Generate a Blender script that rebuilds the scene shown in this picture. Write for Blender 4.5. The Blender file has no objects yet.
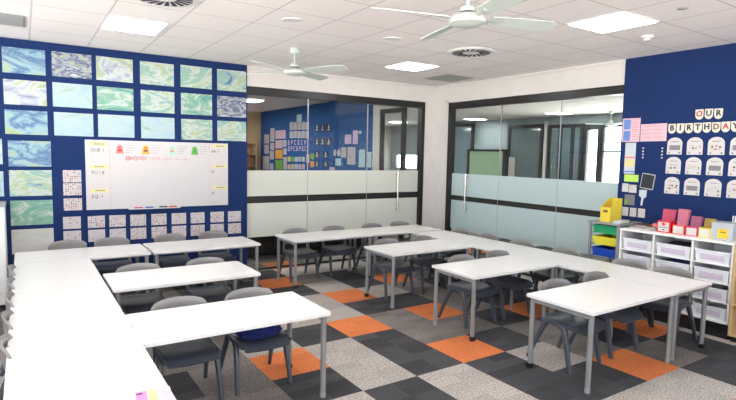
import bpy, bmesh, math, random
from mathutils import Vector, Matrix
random.seed(7)
PI = math.pi
SC = bpy.context.scene
COL = SC.collection

# ------------------------------------------------------------ materials
def lin(c):
    c = c / 255.0
    return c / 12.92 if c <= 0.04045 else ((c + 0.055) / 1.055) ** 2.4
def rgb(r, g, b): return (lin(r), lin(g), lin(b), 1.0)

class NT:
    def __init__(s, m):
        m.use_nodes = True
        s.t = m.node_tree; s.t.nodes.clear()
    def n(s, typ, **kw):
        nd = s.t.nodes.new(typ)
        for k, v in kw.items():
            if k.startswith('i_'):
                key = k[2:]
                nd.inputs[int(key) if key.isdigit() else key].default_value = v
            else: setattr(nd, k, v)
        return nd
    def l(s, a, b): s.t.links.new(a, b)

def mat(name, col, rough=0.5, metal=0.0, spec=0.5, vary=0.06, vscale=6.0, bump=0.0, bscale=60.0, coat=0.0):
    m = bpy.data.materials.new(name); t = NT(m)
    out = t.n('ShaderNodeOutputMaterial')
    p = t.n('ShaderNodeBsdfPrincipled')
    p.inputs['Roughness'].default_value = rough
    p.inputs['Metallic'].default_value = metal
    p.inputs['Specular IOR Level'].default_value = spec
    p.inputs['Coat Weight'].default_value = coat
    tc = t.n('ShaderNodeTexCoord')
    nz = t.n('ShaderNodeTexNoise'); nz.inputs['Scale'].default_value = vscale; nz.inputs['Detail'].default_value = 3
    t.l(tc.outputs['Object'], nz.inputs['Vector'])
    mx = t.n('ShaderNodeMix', data_type='RGBA')
    mx.inputs['A'].default_value = tuple(c * (1 - vary) for c in col[:3]) + (1,)
    mx.inputs['B'].default_value = tuple(min(1, c * (1 + vary)) for c in col[:3]) + (1,)
    t.l(nz.outputs['Fac'], mx.inputs['Factor'])
    t.l(mx.outputs['Result'], p.inputs['Base Color'])
    if bump > 0:
        nb = t.n('ShaderNodeTexNoise'); nb.inputs['Scale'].default_value = bscale; nb.inputs['Detail'].default_value = 2
        t.l(tc.outputs['Object'], nb.inputs['Vector'])
        b = t.n('ShaderNodeBump'); b.inputs['Strength'].default_value = bump; b.inputs['Distance'].default_value = 0.002
        t.l(nb.outputs['Fac'], b.inputs['Height']); t.l(b.outputs['Normal'], p.inputs['Normal'])
    t.l(p.outputs[0], out.inputs[0])
    return m

def emit(name, col, s):
    m = bpy.data.materials.new(name); t = NT(m)
    out = t.n('ShaderNodeOutputMaterial'); e = t.n('ShaderNodeEmission')
    e.inputs[0].default_value = col; e.inputs[1].default_value = s
    t.l(e.outputs[0], out.inputs[0]); return m

M = {}
M['wall'] = mat('wall_paint', rgb(208, 205, 202), 0.75, bump=0.05)
M['blue'] = mat('blue_pinboard_felt', rgb(29, 48, 93), 0.95, spec=0.15, vary=0.07, vscale=2.0, bump=0.3, bscale=300)
M['farblue'] = mat('far_blue_felt_hazed', rgb(52, 92, 150), 0.95, spec=0.2, vary=0.08, vscale=1.0)  # paler blue, with the reflection haze of the glass painted in
M['white'] = mat('white_laminate', rgb(222, 220, 219), 0.22, spec=0.5, vary=0.01)
M['edge'] = mat('white_melamine', rgb(230, 229, 227), 0.45, vary=0.02)
M['metal'] = mat('grey_powder_coat', rgb(146, 148, 150), 0.35, metal=0.35, vary=0.04)
M['chrome'] = mat('brushed_steel', rgb(200, 198, 192), 0.25, metal=0.95)
M['black'] = mat('black_anodised_frame', rgb(26, 25, 25), 0.35, spec=0.5)
M['rubber'] = mat('black_rubber', rgb(18, 18, 18), 0.6)
M['back'] = mat('chair_plastic_lit', rgb(122, 120, 120), 0.36, spec=0.6, vary=0.04, bump=0.08, bscale=400)  # backrests: window light painted into the colour, same plastic as the seat
M['chair'] = mat('charcoal_moulded_plastic', rgb(66, 72, 83), 0.34, spec=0.6, vary=0.05, bump=0.08, bscale=400)
M['grey'] = mat('grey_plastic', rgb(150, 152, 152), 0.5)
M['vent'] = mat('grey_grille', rgb(150, 150, 150), 0.6)
M['paper'] = mat('white_paper', rgb(196, 194, 193), 0.8, vary=0.02)
M['paper2'] = mat('cool_paper', rgb(190, 198, 206), 0.8, vary=0.03)
M['oakwood'] = mat('pale_wood', rgb(196, 164, 120), 0.55, vary=0.12, vscale=3)
M['tray'] = mat('frosted_white_plastic', rgb(222, 224, 228), 0.3, vary=0.02)
M['fan'] = mat('pale_fan_enamel', rgb(192, 202, 196), 0.35, vary=0.02)
M['silver'] = mat('silver_edge', rgb(190, 190, 192), 0.35, metal=0.6)
M['board'] = mat('whiteboard_enamel', rgb(190, 187, 189), 0.3, vary=0.01)
for n, c in dict(green=(20, 150, 95), yellow=(216, 204, 50), cobalt=(20, 70, 175), red=(205, 30, 48), orange=(226, 92, 40),
                 pink=(222, 40, 110), lemon=(222, 200, 62), purple=(120, 70, 150), lime=(176, 214, 90), gold=(240, 190, 40),
                 salmon=(226, 130, 120), mint=(150, 210, 180), lilac=(206, 180, 216), rose=(206, 176, 186), skyblue=(96, 130, 196),
                 cream=(206, 203, 190), navy=(18, 32, 84), ink=(40, 38, 46), redink=(190, 60, 70), amber=(232, 166, 50),
                 brown=(120, 84, 52), teal=(176, 208, 216), leaf=(110, 170, 60), screen=(30, 34, 40), paleyellow=(208, 202, 140),
                 greyink=(120, 118, 122), palered=(206, 120, 124), boardgreen=(166, 196, 160)).items():
    M[n] = mat(n + '_surface', rgb(*c), 0.5 if n not in ('ink', 'redink') else 0.7, vary=0.04)
M['panel'] = emit('light_diffuser', (1, 0.985, 0.96, 1), 30.0)
M['farpanel'] = emit('far_light_diffuser', (1, 0.99, 0.97, 1), 36.0)

def tint_plastic(name, col, op=0.55):
    m = bpy.data.materials.new(name); t = NT(m)
    out = t.n('ShaderNodeOutputMaterial'); p = t.n('ShaderNodeBsdfPrincipled')
    p.inputs['Base Color'].default_value = col; p.inputs['Roughness'].default_value = 0.25
    tr = t.n('ShaderNodeBsdfTransparent'); tr.inputs[0].default_value = tuple(min(1, 0.5 + c * 0.6) for c in col[:3]) + (1,)
    mx = t.n('ShaderNodeMixShader'); mx.inputs[0].default_value = op
    t.l(tr.outputs[0], mx.inputs[1]); t.l(p.outputs[0], mx.inputs[2]); t.l(mx.outputs[0], out.inputs[0]); return m
M['clearpink'] = tint_plastic('translucent_pink_plastic', rgb(220, 104, 136), 0.45)
M['clearrose'] = tint_plastic('translucent_rose_plastic', rgb(222, 140, 165), 0.45)
M['clearmauve'] = tint_plastic('translucent_mauve_plastic', rgb(176, 104, 136), 0.55)
M['clearbrown'] = tint_plastic('translucent_amber_plastic', rgb(170, 140, 60), 0.7)
M['clear'] = tint_plastic('clear_plastic', rgb(220, 226, 230), 0.45)

def glass(name, tint, refl=1.6):
    m = bpy.data.materials.new(name); t = NT(m)
    out = t.n('ShaderNodeOutputMaterial')
    tr = t.n('ShaderNodeBsdfTransparent'); tr.inputs[0].default_value = tint
    g = t.n('ShaderNodeBsdfGlossy'); g.inputs['Roughness'].default_value = 0.0
    fr = t.n('ShaderNodeFresnel'); fr.inputs[0].default_value = refl
    ge = t.n('ShaderNodeNewGeometry'); fb = t.n('ShaderNodeMath', operation='SUBTRACT', i_0=1.0); t.l(ge.outputs['Backfacing'], fb.inputs[1])
    fm = t.n('ShaderNodeMath', operation='MULTIPLY'); t.l(fr.outputs[0], fm.inputs[0]); t.l(fb.outputs[0], fm.inputs[1])
    mx = t.n('ShaderNodeMixShader'); t.l(fm.outputs[0], mx.inputs[0])
    t.l(tr.outputs[0], mx.inputs[1]); t.l(g.outputs[0], mx.inputs[2]); t.l(mx.outputs[0], out.inputs[0]); return m
M['glass'] = glass('clear_glazing', (0.93, 0.96, 0.95, 1))
M['glass2'] = glass('green_tinted_glazing', (0.90, 0.95, 0.93, 1), 1.5)

def frost(name, col):
    m = bpy.data.materials.new(name); t = NT(m)
    out = t.n('ShaderNodeOutputMaterial')
    d = t.n('ShaderNodeBsdfPrincipled'); d.inputs['Base Color'].default_value = col; d.inputs['Roughness'].default_value = 0.35
    tl = t.n('ShaderNodeBsdfTranslucent'); tl.inputs[0].default_value = col
    mx = t.n('ShaderNodeMixShader'); mx.inputs[0].default_value = 0.3
    tr = t.n('ShaderNodeBsdfTransparent'); tr.inputs[0].default_value = col
    m2 = t.n('ShaderNodeMixShader'); m2.inputs[0].default_value = 0.03
    t.l(d.outputs[0], mx.inputs[1]); t.l(tl.outputs[0], mx.inputs[2])
    t.l(mx.outputs[0], m2.inputs[1]); t.l(tr.outputs[0], m2.inputs[2]); t.l(m2.outputs[0], out.inputs[0]); return m
M['frostL'] = frost('frosted_film_warm', rgb(226, 228, 220))
M['frostR'] = frost('frosted_film_cool', rgb(200, 216, 218))

def ceiling_mat():
    m = bpy.data.materials.new('ceiling_tile_grid'); t = NT(m)
    out = t.n('ShaderNodeOutputMaterial'); p = t.n('ShaderNodeBsdfPrincipled'); p.inputs['Roughness'].default_value = 0.85
    tc = t.n('ShaderNodeNewGeometry'); sx = t.n('ShaderNodeSeparateXYZ'); t.l(tc.outputs['Position'], sx.inputs[0])
    def line(o, off, per):
        a = t.n('ShaderNodeMath', operation='SUBTRACT', i_1=off); t.l(o, a.inputs[0])
        b = t.n('ShaderNodeMath', operation='DIVIDE', i_1=per); t.l(a.outputs[0], b.inputs[0])
        f = t.n('ShaderNodeMath', operation='FRACT'); t.l(b.outputs[0], f.inputs[0])
        s = t.n('ShaderNodeMath', operation='SUBTRACT', i_1=0.5); t.l(f.outputs[0], s.inputs[0])
        ab = t.n('ShaderNodeMath', operation='ABSOLUTE'); t.l(s.outputs[0], ab.inputs[0])
        g = t.n('ShaderNodeMath', operation='GREATER_THAN', i_1=0.5 - 0.008 / per); t.l(ab.outputs[0], g.inputs[0])
        return g.outputs[0]
    a = line(sx.outputs[0], 0.10, 0.575); b = line(sx.outputs[1], 4.77, 0.567)
    mx = t.n('ShaderNodeMath', operation='MAXIMUM'); t.l(a, mx.inputs[0]); t.l(b, mx.inputs[1])
    nz = t.n('ShaderNodeTexNoise'); nz.inputs['Scale'].default_value = 45; t.l(tc.outputs['Position'], nz.inputs['Vector'])
    c0 = t.n('ShaderNodeMix', data_type='RGBA'); c0.inputs['A'].default_value = rgb(234, 230, 228); c0.inputs['B'].default_value = rgb(243, 239, 237)
    t.l(nz.outputs['Fac'], c0.inputs['Factor'])
    c1 = t.n('ShaderNodeMix', data_type='RGBA'); c1.inputs['B'].default_value = rgb(204, 201, 199)
    t.l(mx.outputs[0], c1.inputs['Factor']); t.l(c0.outputs['Result'], c1.inputs['A'])
    t.l(c1.outputs['Result'], p.inputs['Base Color']); t.l(p.outputs[0], out.inputs[0]); return m
M['ceil'] = ceiling_mat()

def carpet(name, c, var, band):
    m = bpy.data.materials.new(name); t = NT(m)
    out = t.n('ShaderNodeOutputMaterial'); p = t.n('ShaderNodeBsdfPrincipled'); p.inputs['Roughness'].default_value = 0.95
    p.inputs['Specular IOR Level'].default_value = 0.15
    tc = t.n('ShaderNodeNewGeometry')
    nz = t.n('ShaderNodeTexNoise'); nz.inputs['Scale'].default_value = 75; nz.inputs['Detail'].default_value = 2
    t.l(tc.outputs['Position'], nz.inputs['Vector'])
    mp = t.n('ShaderNodeMapping'); mp.inputs['Scale'].default_value = (1 / 0.25, 1 / 0.125, 0); mp.inputs['Location'].default_value = (-0.08, -0.56, 0)
    t.l(tc.outputs['Position'], mp.inputs['Vector'])
    fl = t.n('ShaderNodeVectorMath', operation='FLOOR'); t.l(mp.outputs[0], fl.inputs[0])
    wn = t.n('ShaderNodeTexWhiteNoise'); t.l(fl.outputs[0], wn.inputs['Vector'])
    r1 = t.n('ShaderNodeMapRange'); r1.inputs['From Min'].default_value = 0.3; r1.inputs['From Max'].default_value = 0.7
    r1.inputs['To Min'].default_value = 1 - var; r1.inputs['To Max'].default_value = 1 + var; t.l(nz.outputs['Fac'], r1.inputs['Value'])
    r2 = t.n('ShaderNodeMapRange'); r2.inputs['To Min'].default_value = 1 - band; r2.inputs['To Max'].default_value = 1 + band; t.l(wn.outputs['Value'], r2.inputs['Value'])
    mu = t.n('ShaderNodeMath', operation='MULTIPLY'); t.l(r1.outputs[0], mu.inputs[0]); t.l(r2.outputs[0], mu.inputs[1])
    vm = t.n('ShaderNodeVectorMath', operation='SCALE'); vm.inputs[0].default_value = c[:3]; t.l(mu.outputs[0], vm.inputs['Scale'])
    t.l(vm.outputs[0], p.inputs['Base Color'])
    bp = t.n('ShaderNodeBump'); bp.inputs['Strength'].default_value = 0.4; bp.inputs['Distance'].default_value = 0.004
    t.l(nz.outputs['Fac'], bp.inputs['Height']); t.l(bp.outputs['Normal'], p.inputs['Normal'])
    t.l(p.outputs[0], out.inputs[0]); return m
CARPET = {'O': carpet('orange_carpet', rgb(200, 116, 70), 0.28, 0.08), 'D': carpet('charcoal_carpet', rgb(66, 66, 69), 0.3, 0.22),
          'M': carpet('grey_carpet', rgb(116, 111, 108), 0.5, 0.14), 'L': carpet('light_grey_carpet', rgb(160, 154, 149), 0.5, 0.08)}

def art_mat(name, cols, scale, dist):
    m = bpy.data.materials.new(name); t = NT(m)
    out = t.n('ShaderNodeOutputMaterial'); p = t.n('ShaderNodeBsdfPrincipled'); p.inputs['Roughness'].default_value = 0.7
    tc = t.n('ShaderNodeTexCoord'); oi = t.n('ShaderNodeObjectInfo')
    sc = t.n('ShaderNodeMath', operation='MULTIPLY', i_1=37.0); t.l(oi.outputs['Random'], sc.inputs[0])
    ad = t.n('ShaderNodeVectorMath', operation='ADD'); t.l(tc.outputs['Object'], ad.inputs[0]); t.l(sc.outputs[0], ad.inputs[1])
    rt = t.n('ShaderNodeMapping'); rt.inputs['Rotation'].default_value = (0, 0, -0.6); rt.inputs['Scale'].default_value = (1, 2.2, 1); t.l(ad.outputs[0], rt.inputs['Vector'])
    nz = t.n('ShaderNodeTexNoise'); nz.inputs['Scale'].default_value = scale; nz.inputs['Detail'].default_value = 5
    nz.inputs['Roughness'].default_value = 0.65; nz.inputs['Distortion'].default_value = dist
    t.l(rt.outputs[0], nz.inputs['Vector'])
    cr = t.n('ShaderNodeValToRGB'); e = cr.color_ramp.elements
    pos = [0.30 + 0.40 * i / (len(cols) - 1) for i in range(len(cols))]
    e[0].position = pos[0]; e[0].color = cols[0]; e[1].position = pos[-1]; e[1].color = cols[-1]
    for q, c in zip(pos[1:-1], cols[1:-1]): k = e.new(q); k.color = c
    t.l(nz.outputs['Fac'], cr.inputs[0]); t.l(cr.outputs[0], p.inputs['Base Color']); t.l(p.outputs[0], out.inputs[0]); return m
W_, SK, GR, BL, LM, VI, TL = rgb(184, 192, 194), rgb(140, 172, 184), rgb(128, 166, 142), rgb(76, 110, 148), rgb(158, 174, 130), rgb(148, 154, 174), rgb(104, 156, 148)
ART = [art_mat('marbling_blue_green', [rgb(66, 118, 156), SK, BL, SK, LM, GR], 1.8, .8),
       art_mat('marbling_ink_lines', [rgb(60, 70, 100), LM, VI, rgb(50, 60, 96), W_, VI], 4.5, 2.0),
       art_mat('marbling_pale_violet', [BL, VI, W_, LM, VI, W_], 2.2, 1.2),
       art_mat('marbling_pale_sky', [rgb(140, 172, 188), rgb(158, 184, 194), rgb(168, 186, 190), GR], 2.4, 1.0),
       art_mat('marbling_emerald', [rgb(74, 142, 124), TL, GR, W_, TL], 3.2, 1.5),
       art_mat('marbling_mint', [BL, SK, GR, W_, LM, SK, BL], 2.6, 1.3),
       art_mat('marbling_white_faint', [rgb(176, 182, 176), rgb(192, 192, 188), rgb(196, 194, 192), rgb(180, 188, 168)], 3, 0.8)]

def dots_mat(name, paper, scale, thr):
    m = bpy.data.materials.new(name); t = NT(m)
    out = t.n('ShaderNodeOutputMaterial'); p = t.n('ShaderNodeBsdfPrincipled'); p.inputs['Roughness'].default_value = 0.75
    tc = t.n('ShaderNodeTexCoord'); oi = t.n('ShaderNodeObjectInfo')
    sc = t.n('ShaderNodeMath', operation='MULTIPLY', i_1=23.0); t.l(oi.outputs['Random'], sc.inputs[0])
    ad = t.n('ShaderNodeVectorMath', operation='ADD'); t.l(tc.outputs['Object'], ad.inputs[0]); t.l(sc.outputs[0], ad.inputs[1])
    v = t.n('ShaderNodeTexVoronoi', voronoi_dimensions='2D'); v.inputs['Scale'].default_value = scale; v.inputs['Randomness'].default_value = 0.5
    t.l(ad.outputs[0], v.inputs['Vector'])
    lt = t.n('ShaderNodeMath', operation='LESS_THAN', i_1=0.27); t.l(v.outputs['Distance'], lt.inputs[0])
    sp = t.n('ShaderNodeSeparateColor'); t.l(v.outputs['Color'], sp.inputs[0])
    g = t.n('ShaderNodeMath', operation='GREATER_THAN', i_1=thr); t.l(sp.outputs[0], g.inputs[0])
    mu = t.n('ShaderNodeMath', operation='MULTIPLY'); t.l(lt.outputs[0], mu.inputs[0]); t.l(g.outputs[0], mu.inputs[1])
    cr = t.n('ShaderNodeValToRGB'); cr.color_ramp.interpolation = 'CONSTANT'
    e = cr.color_ramp.elements; e[0].color = rgb(90, 60, 60); e[1].position = 0.3; e[1].color = rgb(190, 130, 100)
    for q, c in ((0.5, rgb(70, 66, 80)), (0.65, rgb(200, 170, 110)), (0.82, rgb(170, 90, 90))): k = e.new(q); k.color = c
    t.l(sp.outputs[1], cr.inputs[0])
    mx = t.n('ShaderNodeMix', data_type='RGBA'); mx.inputs['A'].default_value = paper
    t.l(mu.outputs[0], mx.inputs['Factor']); t.l(cr.outputs[0], mx.inputs['B'])
    t.l(mx.outputs['Result'], p.inputs['Base Color']); t.l(p.outputs[0], out.inputs[0]); return m
M['dots'] = dots_mat('dotted_worksheet', rgb(190, 184, 187), 40, 0.35)
M['fewdots'] = dots_mat('sparse_worksheet', rgb(190, 184, 187), 40, 0.85)
M['photo'] = dots_mat('small_photo_print', rgb(190, 190, 190), 26, 0.1)
M['scrawl'] = mat('faint_purple_label', rgb(204, 192, 212), .7, vary=.28, vscale=70)

# ------------------------------------------------------------ mesh helpers
def mesh_obj(name, bm, m, parent=None, smooth=False, loc=(0, 0, 0)):
    me = bpy.data.meshes.new(name)
    bmesh.ops.recalc_face_normals(bm, faces=bm.faces)
    bm.to_mesh(me); bm.free()
    if smooth:
        for p in me.polygons: p.use_smooth = True
        me.set_sharp_from_angle(angle=math.radians(38))
    for mm in (m if isinstance(m, (list, tuple)) else [m]): me.materials.append(mm)
    o = bpy.data.objects.new(name, me); COL.objects.link(o); o.location = loc
    if parent: o.parent = parent
    return o
def tag(o, label, cat, group=None, kind=None):
    o['label'] = label; o['category'] = cat
    if group: o['group'] = group
    if kind: o['kind'] = kind
    return o
def thing(name, label, cat, loc=(0, 0, 0), rz=0, group=None):
    o = bpy.data.objects.new(name, None); COL.objects.link(o); o.location = loc; o.rotation_euler = (0, 0, rz)
    o.empty_display_size = 0.1
    return tag(o, label, cat, group)
def struct(o): o['kind'] = 'structure'; return o
def sroot(name, loc=(0, 0, 0)):
    o = bpy.data.objects.new(name, None); COL.objects.link(o); o.location = loc; o['kind'] = 'structure'; return o
def box(bm, x0, x1, y0, y1, z0, z1, bev=0.0, mi=0):
    r = bmesh.ops.create_cube(bm, size=1.0)
    vs = r['verts']
    for v in vs:
        v.co = Vector((x0 + (v.co.x + 0.5) * (x1 - x0), y0 + (v.co.y + 0.5) * (y1 - y0), z0 + (v.co.z + 0.5) * (z1 - z0)))
    fs = set(f for v in vs for f in v.link_faces)
    for f in fs: f.material_index = mi
    if bev > 0:
        es = list(set(e for v in vs for e in v.link_edges))
        bmesh.ops.bevel(bm, geom=es, offset=bev, segments=2, affect='EDGES', profile=0.6)
    return bm
def BX(*a, bev=0.0): return box(bmesh.new(), *a, bev=bev)
def tube(bm, pts, radii, seg=12, power=2.0, cap=True, up=Vector((0, 0, 1))):
    """sweep a (super)ellipse through pts; radii: (rx, ry) per point"""
    pts = [Vector(p) for p in pts]; rings = []
    for i, p in enumerate(pts):
        d = (pts[min(i + 1, len(pts) - 1)] - pts[max(i - 1, 0)]).normalized()
        ref = Vector((1, 0, 0)) if abs(d.x) < 0.8 else Vector((0, 1, 0))
        a = (ref - d * ref.dot(d)).normalized(); b = d.cross(a)
        r = radii[i] if isinstance(radii, list) else radii
        if not isinstance(r, tuple): r = (r, r)
        ring = []
        for k in range(seg):
            t = 2 * PI * k / seg; c, s = math.cos(t), math.sin(t)
            cx = math.copysign(abs(c) ** (2 / power), c); sy = math.copysign(abs(s) ** (2 / power), s)
            ring.append(bm.verts.new(p + a * cx * r[0] + b * sy * r[1]))
        rings.append(ring)
    for r0, r1 in zip(rings, rings[1:]):
        for k in range(seg): bm.faces.new((r0[k], r0[(k + 1) % seg], r1[(k + 1) % seg], r1[k]))
    if cap: bm.faces.new(rings[0][::-1]); bm.faces.new(rings[-1])
    return bm
def lathe(bm, prof, seg=24, cx=0, cy=0):
    rings = []
    for r, z in prof:
        rings.append([bm.verts.new((cx + r * math.cos(2 * PI * k / seg), cy + r * math.sin(2 * PI * k / seg), z)) for k in range(seg)])
    for a, b in zip(rings, rings[1:]):
        for k in range(seg): bm.faces.new((a[k], a[(k + 1) % seg], b[(k + 1) % seg], b[k]))
    bm.faces.new(rings[0][::-1]); bm.faces.new(rings[-1]); return bm
def prism(bm, pts, z0, z1):
    a = [bm.verts.new((x, y, z0)) for x, y in pts]; b = [bm.verts.new((x, y, z1)) for x, y in pts]
    bm.faces.new(a[::-1]); bm.faces.new(b); n = len(pts)
    for k in range(n): bm.faces.new((a[k], a[(k + 1) % n], b[(k + 1) % n], b[k]))
    return bm
def rrect(w, h, r, seg=4, cx=0, cy=0):
    out = []
    for sx, sy, a0 in ((1, 1, 0), (-1, 1, 90), (-1, -1, 180), (1, -1, 270)):
        for k in range(seg + 1):
            a = math.radians(a0 + 90 * k / seg)
            out.append((cx + sx * (w / 2 - r) + r * math.cos(a), cy + sy * (h / 2 - r) + r * math.sin(a)))
    return out
def grid_shell(bm, fn, nu, nv, th):
    """closed shell: fn(u,v)->Vector on [0,1]^2, thickened along its normal"""
    P = [[Vector(fn(i / nu, j / nv)) for j in range(nv + 1)] for i in range(nu + 1)]
    T = [[None] * (nv + 1) for _ in range(nu + 1)]; B = [[None] * (nv + 1) for _ in range(nu + 1)]
    for i in range(nu + 1):
        for j in range(nv + 1):
            du = P[min(i + 1, nu)][j] - P[max(i - 1, 0)][j]; dv = P[i][min(j + 1, nv)] - P[i][max(j - 1, 0)]
            n = du.cross(dv).normalized()
            T[i][j] = bm.verts.new(P[i][j] + n * th / 2); B[i][j] = bm.verts.new(P[i][j] - n * th / 2)
    for i in range(nu):
        for j in range(nv):
            bm.faces.new((T[i][j], T[i + 1][j], T[i + 1][j + 1], T[i][j + 1]))
            bm.faces.new((B[i][j], B[i][j + 1], B[i + 1][j + 1], B[i + 1][j]))
    for i in range(nu):
        bm.faces.new((T[i][0], B[i][0], B[i + 1][0], T[i + 1][0])); bm.faces.new((T[i][nv], T[i + 1][nv], B[i + 1][nv], B[i][nv]))
    for j in range(nv):
        bm.faces.new((T[0][j], T[0][j + 1], B[0][j + 1], B[0][j])); bm.faces.new((T[nu][j], B[nu][j], B[nu][j + 1], T[nu][j + 1]))
    return bm
def copy_tree(o, parent=None):
    c = o.copy(); COL.objects.link(c); c.parent = parent
    for ch in list(o.children): copy_tree(ch, c)
    return c
RL = (PI / 2, 0, 0)          # on a wall facing -Y
RR = (PI / 2, 0, -PI / 2)    # on a wall facing -X
YL = 7.11; XR = 6.08; XF = 5.98
def on_wall(o, wall, a, z, off=0.0, roll=0.0):
    if wall == 'L': o.location = (a, YL - off, z); o.rotation_euler = RL
    elif wall == 'R': o.location = (XR - off, a, z); o.rotation_euler = RR
    else: o.location = (XF - off, a, z); o.rotation_euler = RR
    if roll: o.rotation_euler = (Matrix.Rotation(0, 3, 'X') @ o.rotation_euler.to_matrix() @ Matrix.Rotation(roll, 3, 'Z')).to_euler()
    return o
def text_mesh(name, s, size, ext, m, parent=None, loc=(0, 0, 0), shear=0, align='CENTER', bold=0.0):
    c = bpy.data.curves.new(name, 'FONT'); c.body = s; c.size = size; c.extrude = ext; c.align_x = align; c.align_y = 'CENTER'; c.shear = shear
    c.resolution_u = 2; c.offset = bold
    o = bpy.data.objects.new(name, c); COL.objects.link(o)
    dg = bpy.context.evaluated_depsgraph_get()
    me = bpy.data.meshes.new_from_object(o.evaluated_get(dg)); bpy.data.objects.remove(o); bpy.data.curves.remove(c)
    me.name = name; me.materials.clear(); me.materials.append(m)
    r = bpy.data.objects.new(name, me); COL.objects.link(r); r.location = loc
    if parent: r.parent = parent
    return r
ORD = ['first', 'second', 'third', 'fourth', 'fifth', 'sixth', 'seventh', 'eighth', 'ninth', 'tenth', 'eleventh', 'twelfth']

# ------------------------------------------------------------ floor
CZ = 2.92
cells = {}
def setc(j, d):
    for i, c in d.items(): cells[(i, j)] = c
setc(16, {4: 'L', 5: 'M', 6: 'L', 7: 'D', 8: 'M', 9: 'L'})
setc(15, {4: 'D', 5: 'L', 6: 'M', 7: 'L', 8: 'D'})
setc(14, {3: 'M', 4: 'L', 5: 'M', 6: 'O', 7: 'M', 8: 'L', 9: 'M', 10: 'D'})
setc(13, {3: 'D', 4: 'M', 5: 'D', 6: 'L', 7: 'L', 8: 'L', 9: 'D', 10: 'M'})
setc(12, {4: 'D', 5: 'O', 6: 'M', 7: 'D', 8: 'M', 9: 'D', 10: 'L'})
setc(11, {4: 'M', 5: 'D', 6: 'L', 7: 'D', 8: 'O', 9: 'M', 10: 'D'})
setc(10, {3: 'D', 4: 'O', 5: 'L', 6: 'O', 7: 'L', 8: 'M', 9: 'D', 10: 'L', 11: 'M'})
setc(9, {3: 'M', 4: 'L', 5: 'L', 6: 'D', 7: 'D', 8: 'M', 9: 'D', 10: 'M', 11: 'L'})
setc(8, {2: 'M', 3: 'L', 4: 'D', 5: 'O', 6: 'M', 7: 'O', 8: 'M', 9: 'D', 10: 'D'})
setc(7, {1: 'D', 2: 'M', 3: 'O', 4: 'L', 5: 'D', 6: 'M', 7: 'M', 8: 'D', 9: 'O', 10: 'M', 11: 'D'})
setc(6, {1: 'M', 2: 'M', 3: 'D', 4: 'L', 5: 'D', 6: 'O', 7: 'D', 8: 'M', 9: 'D', 10: 'D', 11: 'M', 12: 'L'})
setc(5, {2: 'D', 3: 'L', 4: 'D', 5: 'L', 6: 'D', 7: 'L', 8: 'M', 9: 'D', 10: 'O', 11: 'M', 12: 'L'})
setc(4, {4: 'M', 5: 'L', 6: 'D', 7: 'D', 8: 'O', 9: 'M', 10: 'D', 11: 'L', 12: 'M'})
setc(3, {5: 'D', 6: 'L', 7: 'L', 8: 'L', 9: 'D', 10: 'D', 11: 'M'})
bm = bmesh.new(); keys = 'ODML'; X0i, X1i, Y0i, Y1i = -6, 26, -6, 36
V = {}
for i in range(X0i, X1i + 1):
    for j in range(Y0i, Y1i + 1): V[i, j] = bm.verts.new((0.02 + 0.5 * i, 0.07 + 0.5 * j, 0))
for i in range(X0i, X1i):
    for j in range(Y0i, Y1i):
        f = bm.faces.new((V[i, j], V[i + 1, j], V[i + 1, j + 1], V[i, j + 1]))
        c = cells.get((i, j))
        if c is None:
            c = ('D', 'M', 'L', 'M')[(i * 3 + j * 5 + (i * j) % 3) % 4]
            if (i * 7 + j * 11) % 13 == 0: c = 'O'
        f.material_index = keys.index(c)
for z in (0,):
    r = bmesh.ops.extrude_face_region(bm, geom=list(bm.faces))
    for v in [g for g in r['geom'] if isinstance(g, bmesh.types.BMVert)]: v.co.z = -0.1
fl = mesh_obj('floor', bm, [CARPET[k] for k in keys]); struct(fl)

# ------------------------------------------------------------ ceiling & walls
struct(mesh_obj('ceiling', BX(-2.7, 13.1, -2.3, 18.1, CZ, CZ + 0.1), M['ceil']))
# blue pinboard walls
struct(mesh_obj('wall_left', BX(-2.6, 2.64, YL, YL + 0.12, 0, CZ), M['blue']))
struct(mesh_obj('wall_right', BX(XR, XR + 0.12, -2.2, 3.65, 0, CZ), M['blue']))
# white lintel + corner pier around the two glazed openings
bm = bmesh.new()
box(bm, 2.64, 5.84, YL + 0.02, YL + 0.12, 2.635, CZ)
box(bm, 5.84, 6.10, YL + 0.02, YL + 0.12, 0, CZ)
box(bm, 6.10, 6.22, 6.757, YL + 0.12, 0, CZ)
box(bm, 6.10, 6.22, 3.65, 6.757, 2.614, CZ)
struct(mesh_obj('wall_corner', bm, M['wall']))
bm = bmesh.new(); box(bm, 5.855, 5.905, YL - 0.0, YL + 0.02, 0, 2.66); box(bm, 2.64, 5.905, YL, YL + 0.02, 2.64, 2.675)
struct(mesh_obj('trim_1', bm, M['wall']))
bm = bmesh.new(); box(bm, 6.08, 6.10, 6.765, 6.82, 0, 2.65); box(bm, 6.08, 6.10, 3.65, 6.82, 2.62, 2.655)
struct(mesh_obj('trim_2', bm, M['wall']))
bm = bmesh.new(); box(bm, 2.7, 6.05, YL - 0.005, YL + 0.02, CZ - 0.03, CZ); box(bm, 6.075, 6.10, 3.65, 7.1, CZ - 0.03, CZ)
struct(mesh_obj('trim_3', bm, M['wall']))
struct(mesh_obj('baseboard_right', BX(XR - 0.015, XR, -2.1, 3.64, 0, 0.1), M['black']))
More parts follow.
